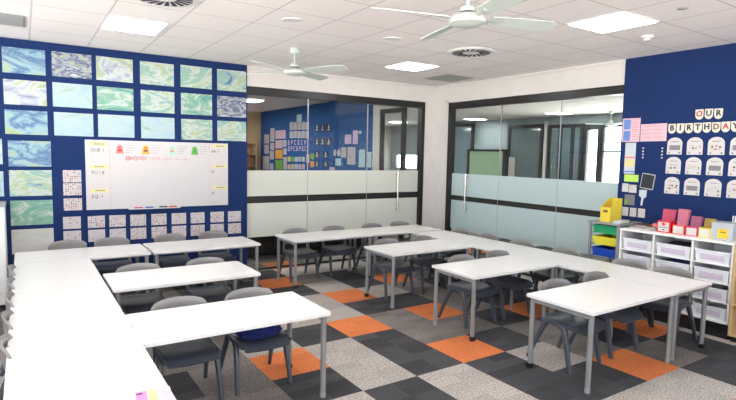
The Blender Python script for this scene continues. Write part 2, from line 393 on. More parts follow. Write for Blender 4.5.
# walls behind the camera, with big daylight windows
def window_wall(name, axis, pos, a0, a1, holes, z0=0.75, z1=2.7):
    bm = bmesh.new()
    def B(p0, p1, q0, q1):
        if axis == 'x': box(bm, pos - 0.12, pos, p0, p1, q0, q1)
        else: box(bm, p0, p1, pos - 0.12, pos, q0, q1)
    B(a0, a1, 0, z0); B(a0, a1, z1, CZ); c = a0
    for h0, h1 in holes: B(c, h0, z0, z1); c = h1
    B(c, a1, z0, z1)
    return struct(mesh_obj(name, bm, M['wall']))
HW = [(-1.6, 0.4), (0.6, 2.6), (2.8, 4.8), (5.0, 6.6)]
window_wall('wall_west', 'x', -2.6, -2.2, YL, HW)
HS = [(-2.2, -0.2), (0.0, 2.0), (2.2, 4.2), (4.4, 5.8)]
window_wall('wall_south', 'y', -2.2, -2.6, XR, HS)
wn = 3
for axis, pos, hs in (('x', -2.6, HW), ('y', -2.2, HS)):
    for a, b in hs:
        w = sroot('window_%d' % wn); wn += 1; bm = bmesh.new()
        def F(p0, p1, q0, q1):
            if axis == 'x': box(bm, pos - 0.09, pos - 0.03, p0, p1, q0, q1)
            else: box(bm, p0, p1, pos - 0.09, pos - 0.03, q0, q1)
        F(a, b, 0.75, 0.8); F(a, b, 2.65, 2.7); F(a, a + .05, .8, 2.65); F(b - .05, b, .8, 2.65); F((a + b) / 2 - .025, (a + b) / 2 + .025, .8, 2.65)
        mesh_obj('window_frame', bm, M['silver'], w)

# ------------------------------------------------------------ glazed partitions
def glazing(name, wall, a0, a1, joints, ztop, zbeam, fz0, fz1, bz0, bz1, hpos, hz0, hz1, frostm, gm, jw=0.067):
    """a runs left to right as seen; wall L: +X, wall R: -Y"""
    w = sroot(name)
    base = YL + 0.06 if wall == 'L' else XR + 0.06
    def B(bm, p0, p1, q0, q1, d0, d1, bev=0):      # d: depth toward the room (negative = into the room)
        if wall == 'L': box(bm, p0, p1, base + d0, base + d1, q0, q1, bev)
        else: box(bm, base + d0, base + d1, p1, p0, q0, q1, bev)
        return bm
    N = lambda: bmesh.new()
    s = 1 if wall == 'L' else -1
    bm = N(); B(bm, a0, a1, zbeam, ztop, -0.07, 0.04); mesh_obj('head_beam', bm, M['black'], w)
    if wall == 'L': bm = B(N(), a1 - jw, a1, 0, zbeam, -0.07, 0.04)
    else: bm = B(N(), a0, a0 - jw, 0, zbeam, -0.07, 0.04)
    mesh_obj('jamb', bm, M['black'], w)
    mesh_obj('floor_channel', B(N(), a0, a1, 0, 0.025, -0.03, 0.03), M['black'], w)
    lo, hi = (a0, a1 - jw) if wall == 'L' else (a0 - jw, a1)
    edges = [lo] + joints + [hi]
    for k in range(len(edges) - 1):
        p = mesh_obj('pane', B(N(), edges[k] + s * 0.004, edges[k + 1] - s * 0.004, 0.025, zbeam, -0.005, 0.005), gm, w)
        mesh_obj('frosted_film', B(N(), edges[k] + s * 0.006, edges[k + 1] - s * 0.006, fz0, fz1, -0.0075, -0.0055), frostm, p)
        mesh_obj('manifestation_band', B(N(), edges[k] + s * 0.006, edges[k + 1] - s * 0.006, bz0, bz1, -0.011, -0.0078), M['black'], p)
    for j in joints: mesh_obj('joint_strip', B(N(), j - s * 0.005, j + s * 0.005, 0.025, zbeam, -0.008, 0.008), M['silver'], w)
    h = bmesh.new()
    P = (lambda a, z, d: (a, base - d, z)) if wall == 'L' else (lambda a, z, d: (base - d, a, z))
    tube(h, [P(hpos, hz0, .06), P(hpos, hz1, .06)], 0.016)
    for z in (hz0 + .06, hz1 - .06): tube(h, [P(hpos, z, .06), P(hpos, z, 0.005)], 0.011)
    mesh_obj('pull_handle', h, M['chrome'], w, True)
    return w
glazing('window_1', 'L', 2.64, 5.84, [3.62, 4.70], 2.635, 2.53, 0.487, 1.456, 0.985, 1.085, 5.30, 0.74, 1.45, M['frostL'], M['glass'])
glazing('window_2', 'R', 6.757, 3.65, [5.63, 4.56], 2.614, 2.51, 0.475, 1.429, 0.975, 1.055, 6.30, 0.78, 1.43, M['frostR'], M['glass2'])

# ------------------------------------------------------------ room beyond the left glazing
struct(mesh_obj('wall_far_blue', BX(6.0, 6.1, 8.95, 15.0, 0, CZ), M['farblue']))
bm = BX(6.0, 6.1, 8.72, 8.95, 0, CZ); box(bm, 6.0, 6.1, YL + .12, 8.72, 2.62, CZ)
struct(mesh_obj('wall_door_surround', bm, M['wall']))
struct(mesh_obj('wall_far_wood', BX(-1.5, 6.1, 15.0, 15.1, 0, CZ), M['oakwood']))
struct(mesh_obj('wall_far_side', BX(-1.5, -1.4, YL + .12, 15.0, 0, CZ), M['wall']))
d = sroot('door_1')
bm = BX(6.02, 6.08, 8.64, 8.72, 0, 2.62); box(bm, 6.02, 6.08, 7.92, 8.02, 0, 2.62); box(bm, 6.02, 6.08, 8.02, 8.64, 2.53, 2.62)
mesh_obj('door_frame', bm, M['black'], d)
mesh_obj('door_glass', BX(6.035, 6.045, 8.02, 8.64, 0, 2.53), M['glass'], d)
mesh_obj('door_handle', tube(bmesh.new(), [(5.95, 8.12, .95), (5.95, 8.12, 1.3)], .012), M['chrome'], d)
w = sroot('window_20'); mesh_obj('pane', BX(6.035, 6.045, YL + .12, 7.90, 0, 2.62), M['glass'], w)
# low black cupboard just beyond the glass
t = thing('low_cabinet', 'long low black cupboard seen through the clear glass strip beyond the left glazing', 'cupboard', (4.0, 8.2, 0))
mesh_obj('body', BX(-1.55, 1.3, -.2, .25, 0.04, .52, bev=.005), M['black'], t)
for k in range(3): mesh_obj('door', BX(-1.53 + k * .95, -.62 + k * .95, -.215, -.2, .06, .5), M['rubber'], t)
# wooden shelf at the far end
t = thing('bookcase', 'pale wooden bookcase at the far end of the room behind the left glazing', 'bookcase', (5.2, 14.75, 0))
bm = BX(-.6, .5, .2, .23, 0, 2.0); box(bm, -.6, -.57, -.2, .2, 0, 2.0); box(bm, .47, .5, -.2, .2, 0, 2.0)
for z in (0.05, .5, .9, 1.3, 1.65, 1.97): box(bm, -.57, .47, -.2, .2, z, z + .03)
mesh_obj('carcass', bm, M['oakwood'], t)
for k, z in enumerate((0.93, 1.33)):
    for q in range(3):
        bk = mesh_obj('storage_box', BX(-.14, .14, -.15, .15, 0, .22, bev=.008), M['brown'], None, loc=(4.78 + q * .35, 14.72, z))
        tag(bk, 'brown storage box on the %s shelf of the far bookcase, %s from the left' % (('middle', 'upper')[k], ORD[q]), 'box', 'brown boxes on the far bookcase')
POST = [('frame', 12.38, 2.62, 0.3, 0.2), ('white', 12.85, 2.43, 0.22, 0.23), ('white', 12.61, 2.42, 0.22, 0.22), ('white', 12.37, 2.42, 0.21, 0.22), ('white', 12.14, 2.41, 0.2, 0.22), ('white', 11.92, 2.4, 0.2, 0.21), ('white', 12.85, 2.2, 0.22, 0.2), ('white', 12.61, 2.2, 0.22, 0.2), ('white', 12.37, 2.19, 0.21, 0.2), ('white', 12.14, 2.19, 0.2, 0.2), ('white', 11.92, 2.18, 0.2, 0.2), ('white', 14.12, 2.22, 0.3, 0.4), ('white', 14.13, 1.89, 0.28, 0.22), ('white', 14.16, 1.64, 0.29, 0.26), ('white', 14.17, 1.31, 0.26, 0.21), ('white', 14.55, 2.11, 0.39, 0.28), ('white', 14.56, 1.81, 0.35, 0.28), ('white', 14.6, 1.41, 0.5, 0.41), ('white', 13.26, 1.97, 0.22, 0.2), ('white', 13.25, 1.75, 0.22, 0.19), ('white', 13.24, 1.43, 0.24, 0.36), ('pink', 13.56, 2.22, 0.7, 0.25), ('pink', 13.65, 1.95, 0.5, 0.24), ('orange', 13.66, 1.67, 0.5, 0.27), ('green', 13.66, 1.37, 0.5, 0.28),
 ('letter', 13.0, 1.99, 0.15, 0.12), ('letter', 12.8, 1.99, 0.14, 0.12), ('letter', 12.6, 1.99, 0.14, 0.12), ('letter', 12.4, 1.99, 0.14, 0.12), ('letter', 12.21, 1.99, 0.13, 0.12), ('letter', 12.02, 1.98, 0.13, 0.12), ('letter', 13.0, 1.83, 0.14, 0.12), ('letter', 12.83, 1.83, 0.14, 0.12), ('letter', 12.66, 1.83, 0.13, 0.12), ('letter', 12.49, 1.83, 0.13, 0.12), ('letter', 12.32, 1.83, 0.13, 0.12), ('letter', 12.16, 1.83, 0.13, 0.12), ('letter', 12.0, 1.83, 0.12, 0.12),
 ('yellow', 12.98, 1.55, 0.2, 0.15), ('green', 12.76, 1.55, 0.19, 0.14), ('teal', 12.54, 1.55, 0.19, 0.14), ('pink', 12.33, 1.56, 0.18, 0.14), ('teal', 12.12, 1.56, 0.18, 0.14), ('pink', 12.98, 1.34, 0.2, 0.15), ('yellow', 12.75, 1.35, 0.19, 0.15), ('teal', 12.53, 1.36, 0.19, 0.15), ('lilac', 12.32, 1.36, 0.18, 0.15), ('pink', 12.11, 1.37, 0.18, 0.15), ('pink', 11.87, 1.58, 0.19, 0.23), ('green', 11.62, 1.64, 0.2, 0.16), ('orange', 11.62, 1.45, 0.2, 0.16),
 ('figure', 11.39, 2.34, 0.21, 0.21), ('figure', 11.1, 2.33, 0.21, 0.2), ('figure', 10.8, 2.32, 0.23, 0.2), ('figure', 11.38, 2.0, 0.21, 0.19), ('figure', 11.1, 2.0, 0.21, 0.19), ('figure', 10.79, 1.99, 0.23, 0.18), ('figure', 11.37, 1.69, 0.21, 0.17), ('figure', 10.93, 1.69, 0.24, 0.17), ('figure', 11.37, 1.46, 0.21, 0.14), ('figure', 10.93, 1.47, 0.24, 0.13),
 ('lilac', 9.92, 2.04, 0.29, 0.22), ('lilac', 9.62, 2.08, 0.22, 0.31), ('teal', 9.43, 2.18, 0.12, 0.08), ('oval', 10.5, 1.74, 0.13, 0.16), ('oval', 10.32, 1.74, 0.15, 0.16), ('white', 10.10, 1.75, 0.24, 0.24), ('teal', 10.34, 1.53, 0.27, 0.18), ('white', 9.77, 1.68, 0.35, 0.4), ('teal', 9.34, 1.63, 0.25, 0.39), ('teal', 9.07, 1.61, 0.2, 0.34), ('white', 10.61, 1.37, 0.26, 0.09)]
PM = dict(frame='teal', white='paper', pink='rose', orange='amber', green='leaf', letter='lilac', yellow='paleyellow', teal='teal', lilac='lilac', oval='paper', figure='ink')
WD = dict(frame='small blue framed notice', white='white worksheet', pink='pink notice', orange='orange picture', green='green picture', letter='pale cut-out letter', yellow='yellow card', teal='pale blue card', lilac='lilac notice', oval='white oval cut-out', figure='dark picture with white figure')
from collections import defaultdict
kinds = defaultdict(list)
for p in POST: kinds[p[0]].append(p)
def rowname(kk, p):
    L = kinds[kk]
    zs = []
    for q in sorted(L, key=lambda q: -q[2]):
        if not zs or abs(zs[-1] - q[2]) > 0.075: zs.append(q[2])
    r = min(range(len(zs)), key=lambda i: abs(zs[i] - p[2]))
    row = sorted([q for q in L if min(range(len(zs)), key=lambda i: abs(zs[i] - q[2])) == r], key=lambda q: (-q[1], -q[2]))
    if len(L) == 1: return ''
    if len(zs) == 1: return ', %s such from the left' % ORD[row.index(p)]
    return ', %s such row down, %s from left' % (ORD[r], ORD[row.index(p)])
for p in POST:
    kk, y, z, w_, h_ = p
    nm = dict(figure='picture', letter='paper_letter', oval='paper_cutout').get(kk, 'wall_notice')
    if kk == 'oval': bm = prism(bmesh.new(), [(w_ / 2 * math.cos(a * PI / 8), h_ / 2 * math.sin(a * PI / 8)) for a in range(16)], 0, .006)
    elif kk == 'letter':
        bm = bmesh.new(); q = int(y * 100) % 3
        box(bm, -w_ * .35, -w_ * .2, -h_ / 2, h_ / 2, 0, .006); box(bm, -w_ * .2, w_ * .35, h_ * .3, h_ / 2, 0, .006)
        if q != 0: box(bm, -w_ * .2, w_ * .3, -h_ * .1, h_ * .1, 0, .006)
        if q == 2: box(bm, w_ * .2, w_ * .35, h_ * .1, h_ * .3, 0, .006)
        else: box(bm, -w_ * .2, w_ * .35, -h_ / 2, -h_ * .3, 0, .006)
    else: bm = BX(-w_ / 2 + .008, w_ / 2 - .008, -h_ / 2 + .008, h_ / 2 - .008, 0, .006)
    o = mesh_obj(nm, bm, M[PM[kk]] if kk != 'white' else M['fewdots'])
    on_wall(o, 'F', y, z, -0.02)
    if kk == 'figure':
        f = bmesh.new(); box(f, -.018, .018, -h_ * .36, h_ * .38, .006, .009); box(f, -w_ * .32, w_ * .32, -h_ * .3, -h_ * .18, .006, .009); box(f, -w_ * .2, w_ * .3, h_ * .02, h_ * .12, .006, .009)
        mesh_obj('figure', f, M['paper'], o)
    tag(o, '%s on far blue wall%s' % (WD[kk], rowname(kk, p)), 'notice', 'notices on the far blue wall')

# ------------------------------------------------------------ room beyond the right glazing
DX = 13.0
bm = BX(DX, DX + .1, 3, 5.0, 0, CZ)
box(bm, DX, DX + .1, 5.0, 8.75, 2.62, CZ); box(bm, DX, DX + .1, 5.0, 8.75, 0, .4)
box(bm, DX, DX + .1, 8.75, 14.6, 0, CZ)
box(bm, DX, DX + .1, 14.6, 17.6, 1.72, CZ); box(bm, DX, DX + .1, 14.6, 17.6, 0, 1.2); box(bm, DX, DX + .1, 17.6, 18, 0, CZ)
M['farwall'] = mat('far_wall_paint', rgb(150, 160, 164), .6)
struct(mesh_obj('wall_far_right', bm, M['farwall']))
struct(mesh_obj('wall_far_end', BX(6.1, DX, 18, 18.1, 0, CZ), M['wall']))
struct(mesh_obj('wall_far_near', BX(XR + .12, DX, 2.9, 3.0, 0, CZ), M['wall']))
struct(mesh_obj('wall_far_return', BX(6.0, 6.1, 15.1, 18.0, 0, CZ), M['wall']))
def far_frame(name, y0, y1, ztop, mids, pane):
    w = sroot(name); bm = BX(DX - .08, DX, y0, y0 + .1, 0, ztop); box(bm, DX - .08, DX, y1 - .1, y1, 0, ztop); box(bm, DX - .08, DX, y0 + .1, y1 - .1, ztop - .1, ztop)
    for m_ in mids: box(bm, DX - .08, DX, m_ - .05, m_ + .05, 0, ztop - .1)
    mesh_obj('frame', bm, M['black'], w)
    mesh_obj('pane', BX(DX - .05, DX - .04, y0 + .1, y1 - .1, 0, ztop - .1), pane, w)
M['bluepane'] = mat('blue_grey_pane', rgb(118, 140, 154), .08, spec=1.0, vary=.1, vscale=.8)
M['darkpane'] = mat('dark_grey_pane', rgb(104, 118, 122), .06, spec=1.0, vary=.15, vscale=.8)
far_frame('door_2', 13.1, 14.15, 2.85, [], M['bluepane'])
far_frame('door_3', 10.2, 11.55, 2.72, [], M['darkpane'])
far_frame('door_4', 8.86, 10.02, 2.68, [9.2, 9.6], M['darkpane'])
w = sroot('window_21'); bm = BX(DX - .08, DX, 8.74, 8.82, 0, 2.65); box(bm, DX - .08, DX, 8.24, 8.42, 0, 2.65); box(bm, DX - .08, DX, 8.42, 8.74, 2.5, 2.65); box(bm, DX - .06, DX, 5.0, 8.24, 1.9, 1.94); box(bm, DX - .06, DX, 5.0, 8.24, 2.56, 2.62)
mesh_obj('frame', bm, M['black'], w)
struct(mesh_obj('trim_4', BX(DX - .06, DX, 10.08, 10.18, 0, CZ - .12), M['wall']))
t = thing('green_board', 'pale green pinboard in a black frame seen through the right glazing', 'board', (DX - .95, 11.64, 1.02))
bm = BX(0, .05, -.82, .82, 0, .06); box(bm, 0, .05, -.82, .82, .86, .93); box(bm, 0, .05, -.82, -.70, .06, .86); box(bm, 0, .05, .70, .82, .06, .86)
mesh_obj('frame', bm, M['black'], t); mesh_obj('panel', BX(.01, .03, -.70, .70, .06, .86), M['boardgreen'], t)
for s in (-1, 1):
    mesh_obj('leg', tube(bmesh.new(), [(.025, s * .7, -1.02), (.025, s * .7, 0)], .025), M['black'], t)
tag(mesh_obj('wall_notice', BX(DX - .10, DX - .085, 11.2, 11.45, 1.08, 1.72), M['paper']), 'tall white sheet on the far wall beside the green board beyond the right glazing', 'notice')

# ------------------------------------------------------------ ceiling fittings
def light_panel(cx, cy, w, h, label, pm, real=True):
    t = thing('ceiling_light', label, 'ceiling light', (cx, cy, CZ), 0, 'flush ceiling lights')
    bm = bmesh.new()
    for a in ((-w / 2, w / 2, -h / 2, -h / 2 + .012), (-w / 2, w / 2, h / 2 - .012, h / 2), (-w / 2, -w / 2 + .012, -h / 2 + .012, h / 2 - .012), (w / 2 - .012, w / 2, -h / 2 + .012, h / 2 - .012)):
        box(bm, *a, -.012, 0)
    mesh_obj('frame', bm, M['edge'], t)
    mesh_obj('diffuser', BX(-w / 2 + .012, w / 2 - .012, -h / 2 + .012, h / 2 - .012, -.010, 0), pm, t)
light_panel(0.94, 5.60, .51, .60, 'white ceiling light panel above the painted sheets on the left', M['panel'])
light_panel(4.37, 2.77, .54, .54, 'large white ceiling light panel nearest the right blue wall', M['panel'])
light_panel(4.43, 5.70, .54, .53, 'white ceiling light panel near the glazed corner', M['panel'])
light_panel(0.94, 2.77, .51, .56, 'white ceiling light panel overhead, out of the frame on the left', M['panel'])
light_panel(4.37, 0.0, .54, .54, 'white ceiling light panel overhead behind the camera to the right', M['panel'])
light_panel(0.94, 0.0, .54, .54, 'white ceiling light panel overhead behind the camera to the left', M['panel'])
for i, (x, y) in enumerate([(4.45, 11.9), (4.2, 9.2), (1.5, 9.5), (1.5, 12.5), (4.4, 13.6), (3.0, 10.6)]):
    light_panel(x, y, .57, .56, 'ceiling light panel in the room behind the left glazing, ' + ('far right', 'near right', 'near left', 'far left', 'added fill, farthest', 'middle')[i], M['farpanel'])  # all but the far right panel are added to brighten the posters' room
for i, (x, y) in enumerate([(12.2, 12.3), (8.6, 6.5), (8.8, 9.5), (12.0, 9.0), (8.5, 13.2), (11.5, 15.5), (9.5, 16.8), (7.6, 14.6), (9.8, 11.4), (7.4, 11.6), (11.9, 6.2)]):
    light_panel(x, y, .6, .5, 'ceiling light panel in the space behind the right glazing, ' + ('far left', 'near right', 'near left', 'far right', 'added fill, past the corner door', 'added fill, deepest right', 'added fill, deepest left', 'added fill, behind the corner', 'added fill, in the middle', 'added fill, nearest the corner door', 'added fill, nearest the bright window')[i], M['farpanel'])  # from the fifth on, panels added to brighten the dim space

def ceil_plate(name, label, cx, cy, w, h, m, slats=0):
    t = thing(name, label, 'air vent', (cx, cy, CZ))
    mesh_obj('frame', BX(-w / 2, w / 2, -h / 2, h / 2, -.006, 0), M['vent'], t)
    bm = bmesh.new()
    for k in range(slats): y = -h / 2 + .03 + (h - .06) * k / (slats - 1); box(bm, -w / 2 + .02, w / 2 - .02, y - .006, y + .006, -.012, -.006)
    mesh_obj('slats', bm, m, t)
ceil_plate('ceiling_vent', 'grey rectangular ceiling vent at the left edge beside the wall', -.22, 6.1, .56, .52, M['grey'], 18)
ceil_plate('ceiling_vent', 'grey square ceiling vent near the glazed corner', 5.56, 6.19, .56, .54, M['grey'], 18)
def swirl(label, cx, cy):
    t = thing('swirl_diffuser', label, 'air vent', (cx, cy, CZ))
    mesh_obj('plate', lathe(bmesh.new(), [(.27, 0), (.27, -.008), (.255, -.012), (.02, -.012)], 32), M['edge'], t, True)
    for k in range(20):
        a = 2 * PI * k / 20; bm = bmesh.new(); pts = []
        for r, da in ((.10, 0), (.22, .22), (.22, .40), (.10, .22)): pts.append((r * math.cos(a + da), r * math.sin(a + da)))
        prism(bm, pts, -.0145, -.0125); mesh_obj('slot', bm, M['ink'], t)
swirl('round swirl air diffuser by the top edge, between the left light and vent', .96, 4.42)
swirl('round swirl air diffuser below the big fan', 4.36, 4.50)
for x, y, l in ((2.09, 4.46, 'round flush ceiling speaker left of the middle fans'), (3.25, 4.52, 'round flush ceiling speaker in front of the corner light')):
    t = thing('ceiling_speaker', l, 'speaker', (x, y, CZ))
    mesh_obj('rim', lathe(bmesh.new(), [(.10, 0), (.10, -.006), (.09, -.009), (.08, -.006), (.08, 0)], 28), M['edge'], t, True)
    mesh_obj('grille', lathe(bmesh.new(), [(.079, 0), (.079, -.004), (.02, -.005)], 28), M['tray'], t, True)
t = thing('smoke_detector', 'small white smoke detector on the ceiling above the right blue wall', 'smoke detector', (5.11, 2.86, CZ))
mesh_obj('base', lathe(bmesh.new(), [(.055, 0), (.055, -.015), (.05, -.02)], 24), M['edge'], t, True)
mesh_obj('sensor', lathe(bmesh.new(), [(.036, -.02), (.034, -.045), (.02, -.05)], 20), M['paper'], t, True)
tag(mesh_obj('sprinkler_cover', lathe(bmesh.new(), [(.04, 0), (.038, -.006), (.01, -.008)], 20), M['vent'], loc=(4.39, 2.19, CZ)), 'tiny flat round cover on the ceiling at the top right', 'sprinkler')

def fan(label, x, y, zh, angs, R=.66):
    t = thing('ceiling_fan', label, 'ceiling fan', (x, y, CZ), 0, 'pale ceiling fans')
    H = zh - CZ
    mesh_obj('canopy', lathe(bmesh.new(), [(.03, 0), (.055, -.004), (.06, -.05), (.035, -.075), (.014, -.08)], 24), M['fan'], t, True)
    mesh_obj('downrod', tube(bmesh.new(), [(0, 0, -.078), (0, 0, H + .05)], .011), M['fan'], t, True)
    m_ = mesh_obj('motor', lathe(bmesh.new(), [(.02, H + .095), (.05, H + .085), (.058, H + .045), (.06, H + .042), (.105, H + .03), (.125, H + .005), (.12, H - .022), (.07, H - .04), (.02, H - .045)], 32), M['fan'], t, True)
    mesh_obj('band', lathe(bmesh.new(), [(.0595, H + .052), (.0615, H + .050), (.0615, H + .042), (.0595, H + .040)], 24), M['ink'], m_)
    for a in angs:
        ca, sa = math.cos(math.radians(a)), math.sin(math.radians(a))
        def fn(u, v):
            r = .17 + u * (R - .17); w = .050 + .018 * math.sin(u * PI * .7)
            if u > .93: w *= 1 - (u - .93) * 6
            q = (v - .5) * 2 * w; z = H + .012 - q * .26
            return (r * ca - q * sa, r * sa + q * ca, z)
        b = mesh_obj('blade', grid_shell(bmesh.new(), fn, 14, 3, .006), M['fan'], t, True)
        br = bmesh.new(); tube(br, [(.1 * ca, .1 * sa, H + .005), (.24 * ca, .24 * sa, H + .009)], [(.022, .005), (.03, .004)], 10)
        mesh_obj('bracket', br, M['fan'], b)
fan('large pale four-blade ceiling fan at the top centre of the picture', 2.55, 2.68, 2.64, (75, -17, -103, 165), .68)
fan('smaller-looking pale ceiling fan hanging in front of the left glazing', 2.65, 5.60, 2.65, (-60, 30, 120, 176 + 30), .68)
fan('distant ceiling fan seen through the right glazing', 12.3, 7.68, 2.58, (20, 140, 260), .6)

# ------------------------------------------------------------ tables
def make_table(L, D, T=.617):
    t = thing('table', '', 'table')
    bm = prism(bmesh.new(), rrect(L - .004, D - .004, .014, 4), T - .022, T)
    mesh_obj('tabletop', bm, M['white'], t)
    z0, z1 = T - .062, T - .023; i = .03
    f = bmesh.new()
    box(f, -L / 2 + i, -L / 2 + i + .022, -D / 2 + i, D / 2 - i, z0, z1); box(f, L / 2 - i - .022, L / 2 - i, -D / 2 + i, D / 2 - i, z0, z1)
    box(f, -L / 2 + .06, L / 2 - .06, -D / 2 + .10, -D / 2 + .122, z0 + .01, z1); box(f, -L / 2 + .06, L / 2 - .06, D / 2 - .122, D / 2 - .10, z0 + .01, z1)
    mesh_obj('frame', f, M['metal'], t)
    for sx in (-1, 1):
        for sy in (-1, 1):
            x, y = sx * (L / 2 - .042), sy * (D / 2 - .042)
            caster = sy > 0
            lg = bmesh.new(); tube(lg, [(x, y, .045 if caster else .02), (x, y, T - .023)], .0195, 16)
            o = mesh_obj('leg', lg, M['metal'], t, True)
            if caster:
                c = bmesh.new()
                for s in (-1, 1): tube(c, [(x + s * .005, y + .006, .024), (x + s * .019, y + .006, .024)], .024, 16)
                tube(c, [(x - .006, y + .006, .024), (x + .006, y + .006, .024)], .01, 8)
                mesh_obj('caster', c, M['rubber'], o, True)
            else:
                mesh_obj('foot', lathe(bmesh.new(), [(.021, 0), (.022, .03), (.0198, .034)], 16, x, y), M['metal'], o, True)
    return t
TAB = [  # proto, cx, cy, rz, label
 ('S', 3.985, 2.455, 0, 'white table at the front right with two chairs tucked behind it'),
 ('S', 4.015, 3.675, PI, 'middle projecting white table of the right group'),
 ('S', 3.99, 4.905, 0, 'rear projecting white table of the right group, beyond the middle one'),
 ('S', 4.90, 2.765, -PI / 2, 'white table at the right end, nearest the tray shelves'),
 ('S', 4.90, 3.98, -PI / 2, 'second white table back along the right glazing'),
 ('S', 4.90, 5.195, -PI / 2, 'third white table back along the right glazing'),
 ('S', 3.405, 6.20, PI, 'white table standing in front of the left glazing'),
 ('S', 4.62, 6.20, 0, 'white table in the corner between the two glazings'),
 ('W', 1.150, 3.42, 0, 'white table with a blue bag on the chair behind it, front left group'),
 ('W', 1.17, 4.765, 0, 'white table between the front table and the pinboard table on the left'),
 ('W', .51, 6.235, 0, 'left one of the two white tables under the whiteboard'),
 ('W', 1.76, 6.235, 0, 'right one of the two white tables under the whiteboard'),
 ('W', .215, 5.29, PI / 2, 'rearmost table of the long white row at the left edge'),
 ('W', .215, 4.06, PI / 2, 'middle table of the long white row at the left edge'),
 ('W', .215, 2.83, PI / 2, 'nearest table of the long white row, with a pink worksheet'),
]
protoS = make_table(1.215, .61); protoW = make_table(1.23, .645)
used = {}
for k, x, y, rz, lab in TAB:
    p = protoS if k == 'S' else protoW
    o = p if k not in used else copy_tree(p); used[k] = 1
    o.location = (x, y, 0); o.rotation_euler = (0, 0, rz); o['label'] = lab; o['group'] = 'white classroom tables'

# ------------------------------------------------------------ chairs
def make_chair():
    t = thing('school_chair', '', 'chair')
    SW = .185
    def seat(u, v):            # u across, v front->back
        x = (u - .5) * 2; y = -.20 + v * .37
        z = .372 - .012 * math.cos(x * PI / 2) * (1 - abs(v - .5)) + .004 * abs(x) ** 3
        if v < .22: z -= .05 * ((.22 - v) / .22) ** 2
        if v > .85: z += .02 * ((v - .85) / .15) ** 2
        w = SW * (1 - .06 * (1 - v)) * (1 - .05 * max(0, (.12 - v) / .12) ** 2)
        return (x * w, y, z)
    s = grid_shell(bmesh.new(), seat, 14, 14, .014)
    for sx in (-1, 1): tube(s, [(sx * .178, -.17, .352), (sx * .182, -.02, .358), (sx * .186, .17, .372)], [(.016, .016), (.017, .017), (.018, .020)], 10, 3)
    mesh_obj('seat', s, M['chair'], t, True)
    def back(u, v):            # v bottom->top
        x = (u - .5) * 2
        z0 = .470; z1 = .668 - .030 * abs(x) ** 2.6 - (.02 if abs(x) > .95 else 0)
        z = z0 + v * (z1 - z0)
        y = .188 + (z - .42) * .13 - .045 * x * x + .012 * math.sin(v * PI)
        if v > .9: y += .012 * (v - .9) / .1
        return (x * .192 * (1 - .06 * (1 - v)), y, z)
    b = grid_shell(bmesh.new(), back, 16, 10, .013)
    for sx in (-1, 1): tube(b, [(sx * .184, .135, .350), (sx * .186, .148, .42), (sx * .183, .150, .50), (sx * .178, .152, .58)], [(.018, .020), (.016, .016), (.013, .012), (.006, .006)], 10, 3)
    mesh_obj('backrest', b, M['back'], t, True)['label'] = 'backrest with window light painted in as lighter grey'
    for sx in (-1, 1):
        f = tube(bmesh.new(), [(sx * .182, .09, .352), (sx * .184, .0, .352), (sx * .187, -.05, .335), (sx * .190, -.075, .27), (sx * .198, -.105, .14), (sx * .205, -.135, 0)],
                 [(.016, .014), (.018, .019), (.019, .027), (.018, .024), (.016, .021), (.014, .018)], 12, 3)
        mesh_obj('leg', f, M['chair'], t, True)
        r = tube(bmesh.new(), [(sx * .183, .10, .366), (sx * .186, .130, .345), (sx * .191, .165, .27), (sx * .200, .222, .14), (sx * .208, .278, 0)],
                 [(.017, .018), (.019, .026), (.018, .023), (.016, .019), (.013, .015)], 12, 3)
        mesh_obj('leg', r, M['chair'], t, True)
    return t
CH = []
for i, x in enumerate((.396, .855, 1.517, 2.06)): CH.append((x, 6.78 - .155, 0, 'grey plastic school chair against the pinboard wall, %s from the left' % ORD[i], 'chairs behind the tables under the whiteboard'))
for i, x in enumerate((.855, 1.47)): CH.append((x, 4.93, 0, 'grey chair with white sticker tucked behind the second left table, %s one' % ('left', 'right')[i], 'chairs at the second left table'))
for i, x in enumerate((.90, 1.42)): CH.append((x, 3.60, 0, ('grey chair behind the front left table, empty seat', 'grey chair behind the front left table, with the blue bag on it')[i], 'chairs at the front left table'))
for i, x in enumerate((3.13, 3.74, 4.41, 4.94)): CH.append((x, 6.375, 0, 'grey chair between the left glazing and its tables, %s from the left' % ORD[i], 'chairs along the left glazing'))
for i, x in enumerate((3.755, 4.32)): CH.append((x, 5.07, 0, 'grey chair tucked behind the rear projecting table, %s one' % ('left', 'right')[i], 'chairs at the rear projecting table'))
for i, x in enumerate((3.865, 4.41)): CH.append((x, 3.84, 0, 'dark grey chair tucked behind the middle projecting table, %s one' % ('left', 'right')[i], 'chairs at the middle projecting table'))
for i, x in enumerate((3.82, 4.40)): CH.append((x, 2.62, 0, 'dark grey chair tucked behind the front right table, %s one' % ('left', 'right')[i], 'chairs at the front right table'))
for i, y in enumerate((5.54, 5.0, 4.41, 3.76, 2.99, 2.55)): CH.append((5.10, y, -PI / 2, 'grey chair on the window side of the right table row, %s from the back' % ORD[i], 'chairs along the right glazing'))
for i, y in enumerate((5.55, 5.02, 4.48, 3.95, 3.42)): CH.append((.09, y, PI / 2, 'grey chair at the left edge beside the long white row, %s from the back' % ORD[i], 'chairs at the left edge'))
ch0 = make_chair()
chairs = []
for n, (x, y, rz, lab, grp) in enumerate(CH):
    o = ch0 if n == 0 else copy_tree(ch0)
    o.location = (x, y, 0); o.rotation_euler = (0, 0, rz); o['label'] = lab; o['group'] = grp; chairs.append(o)
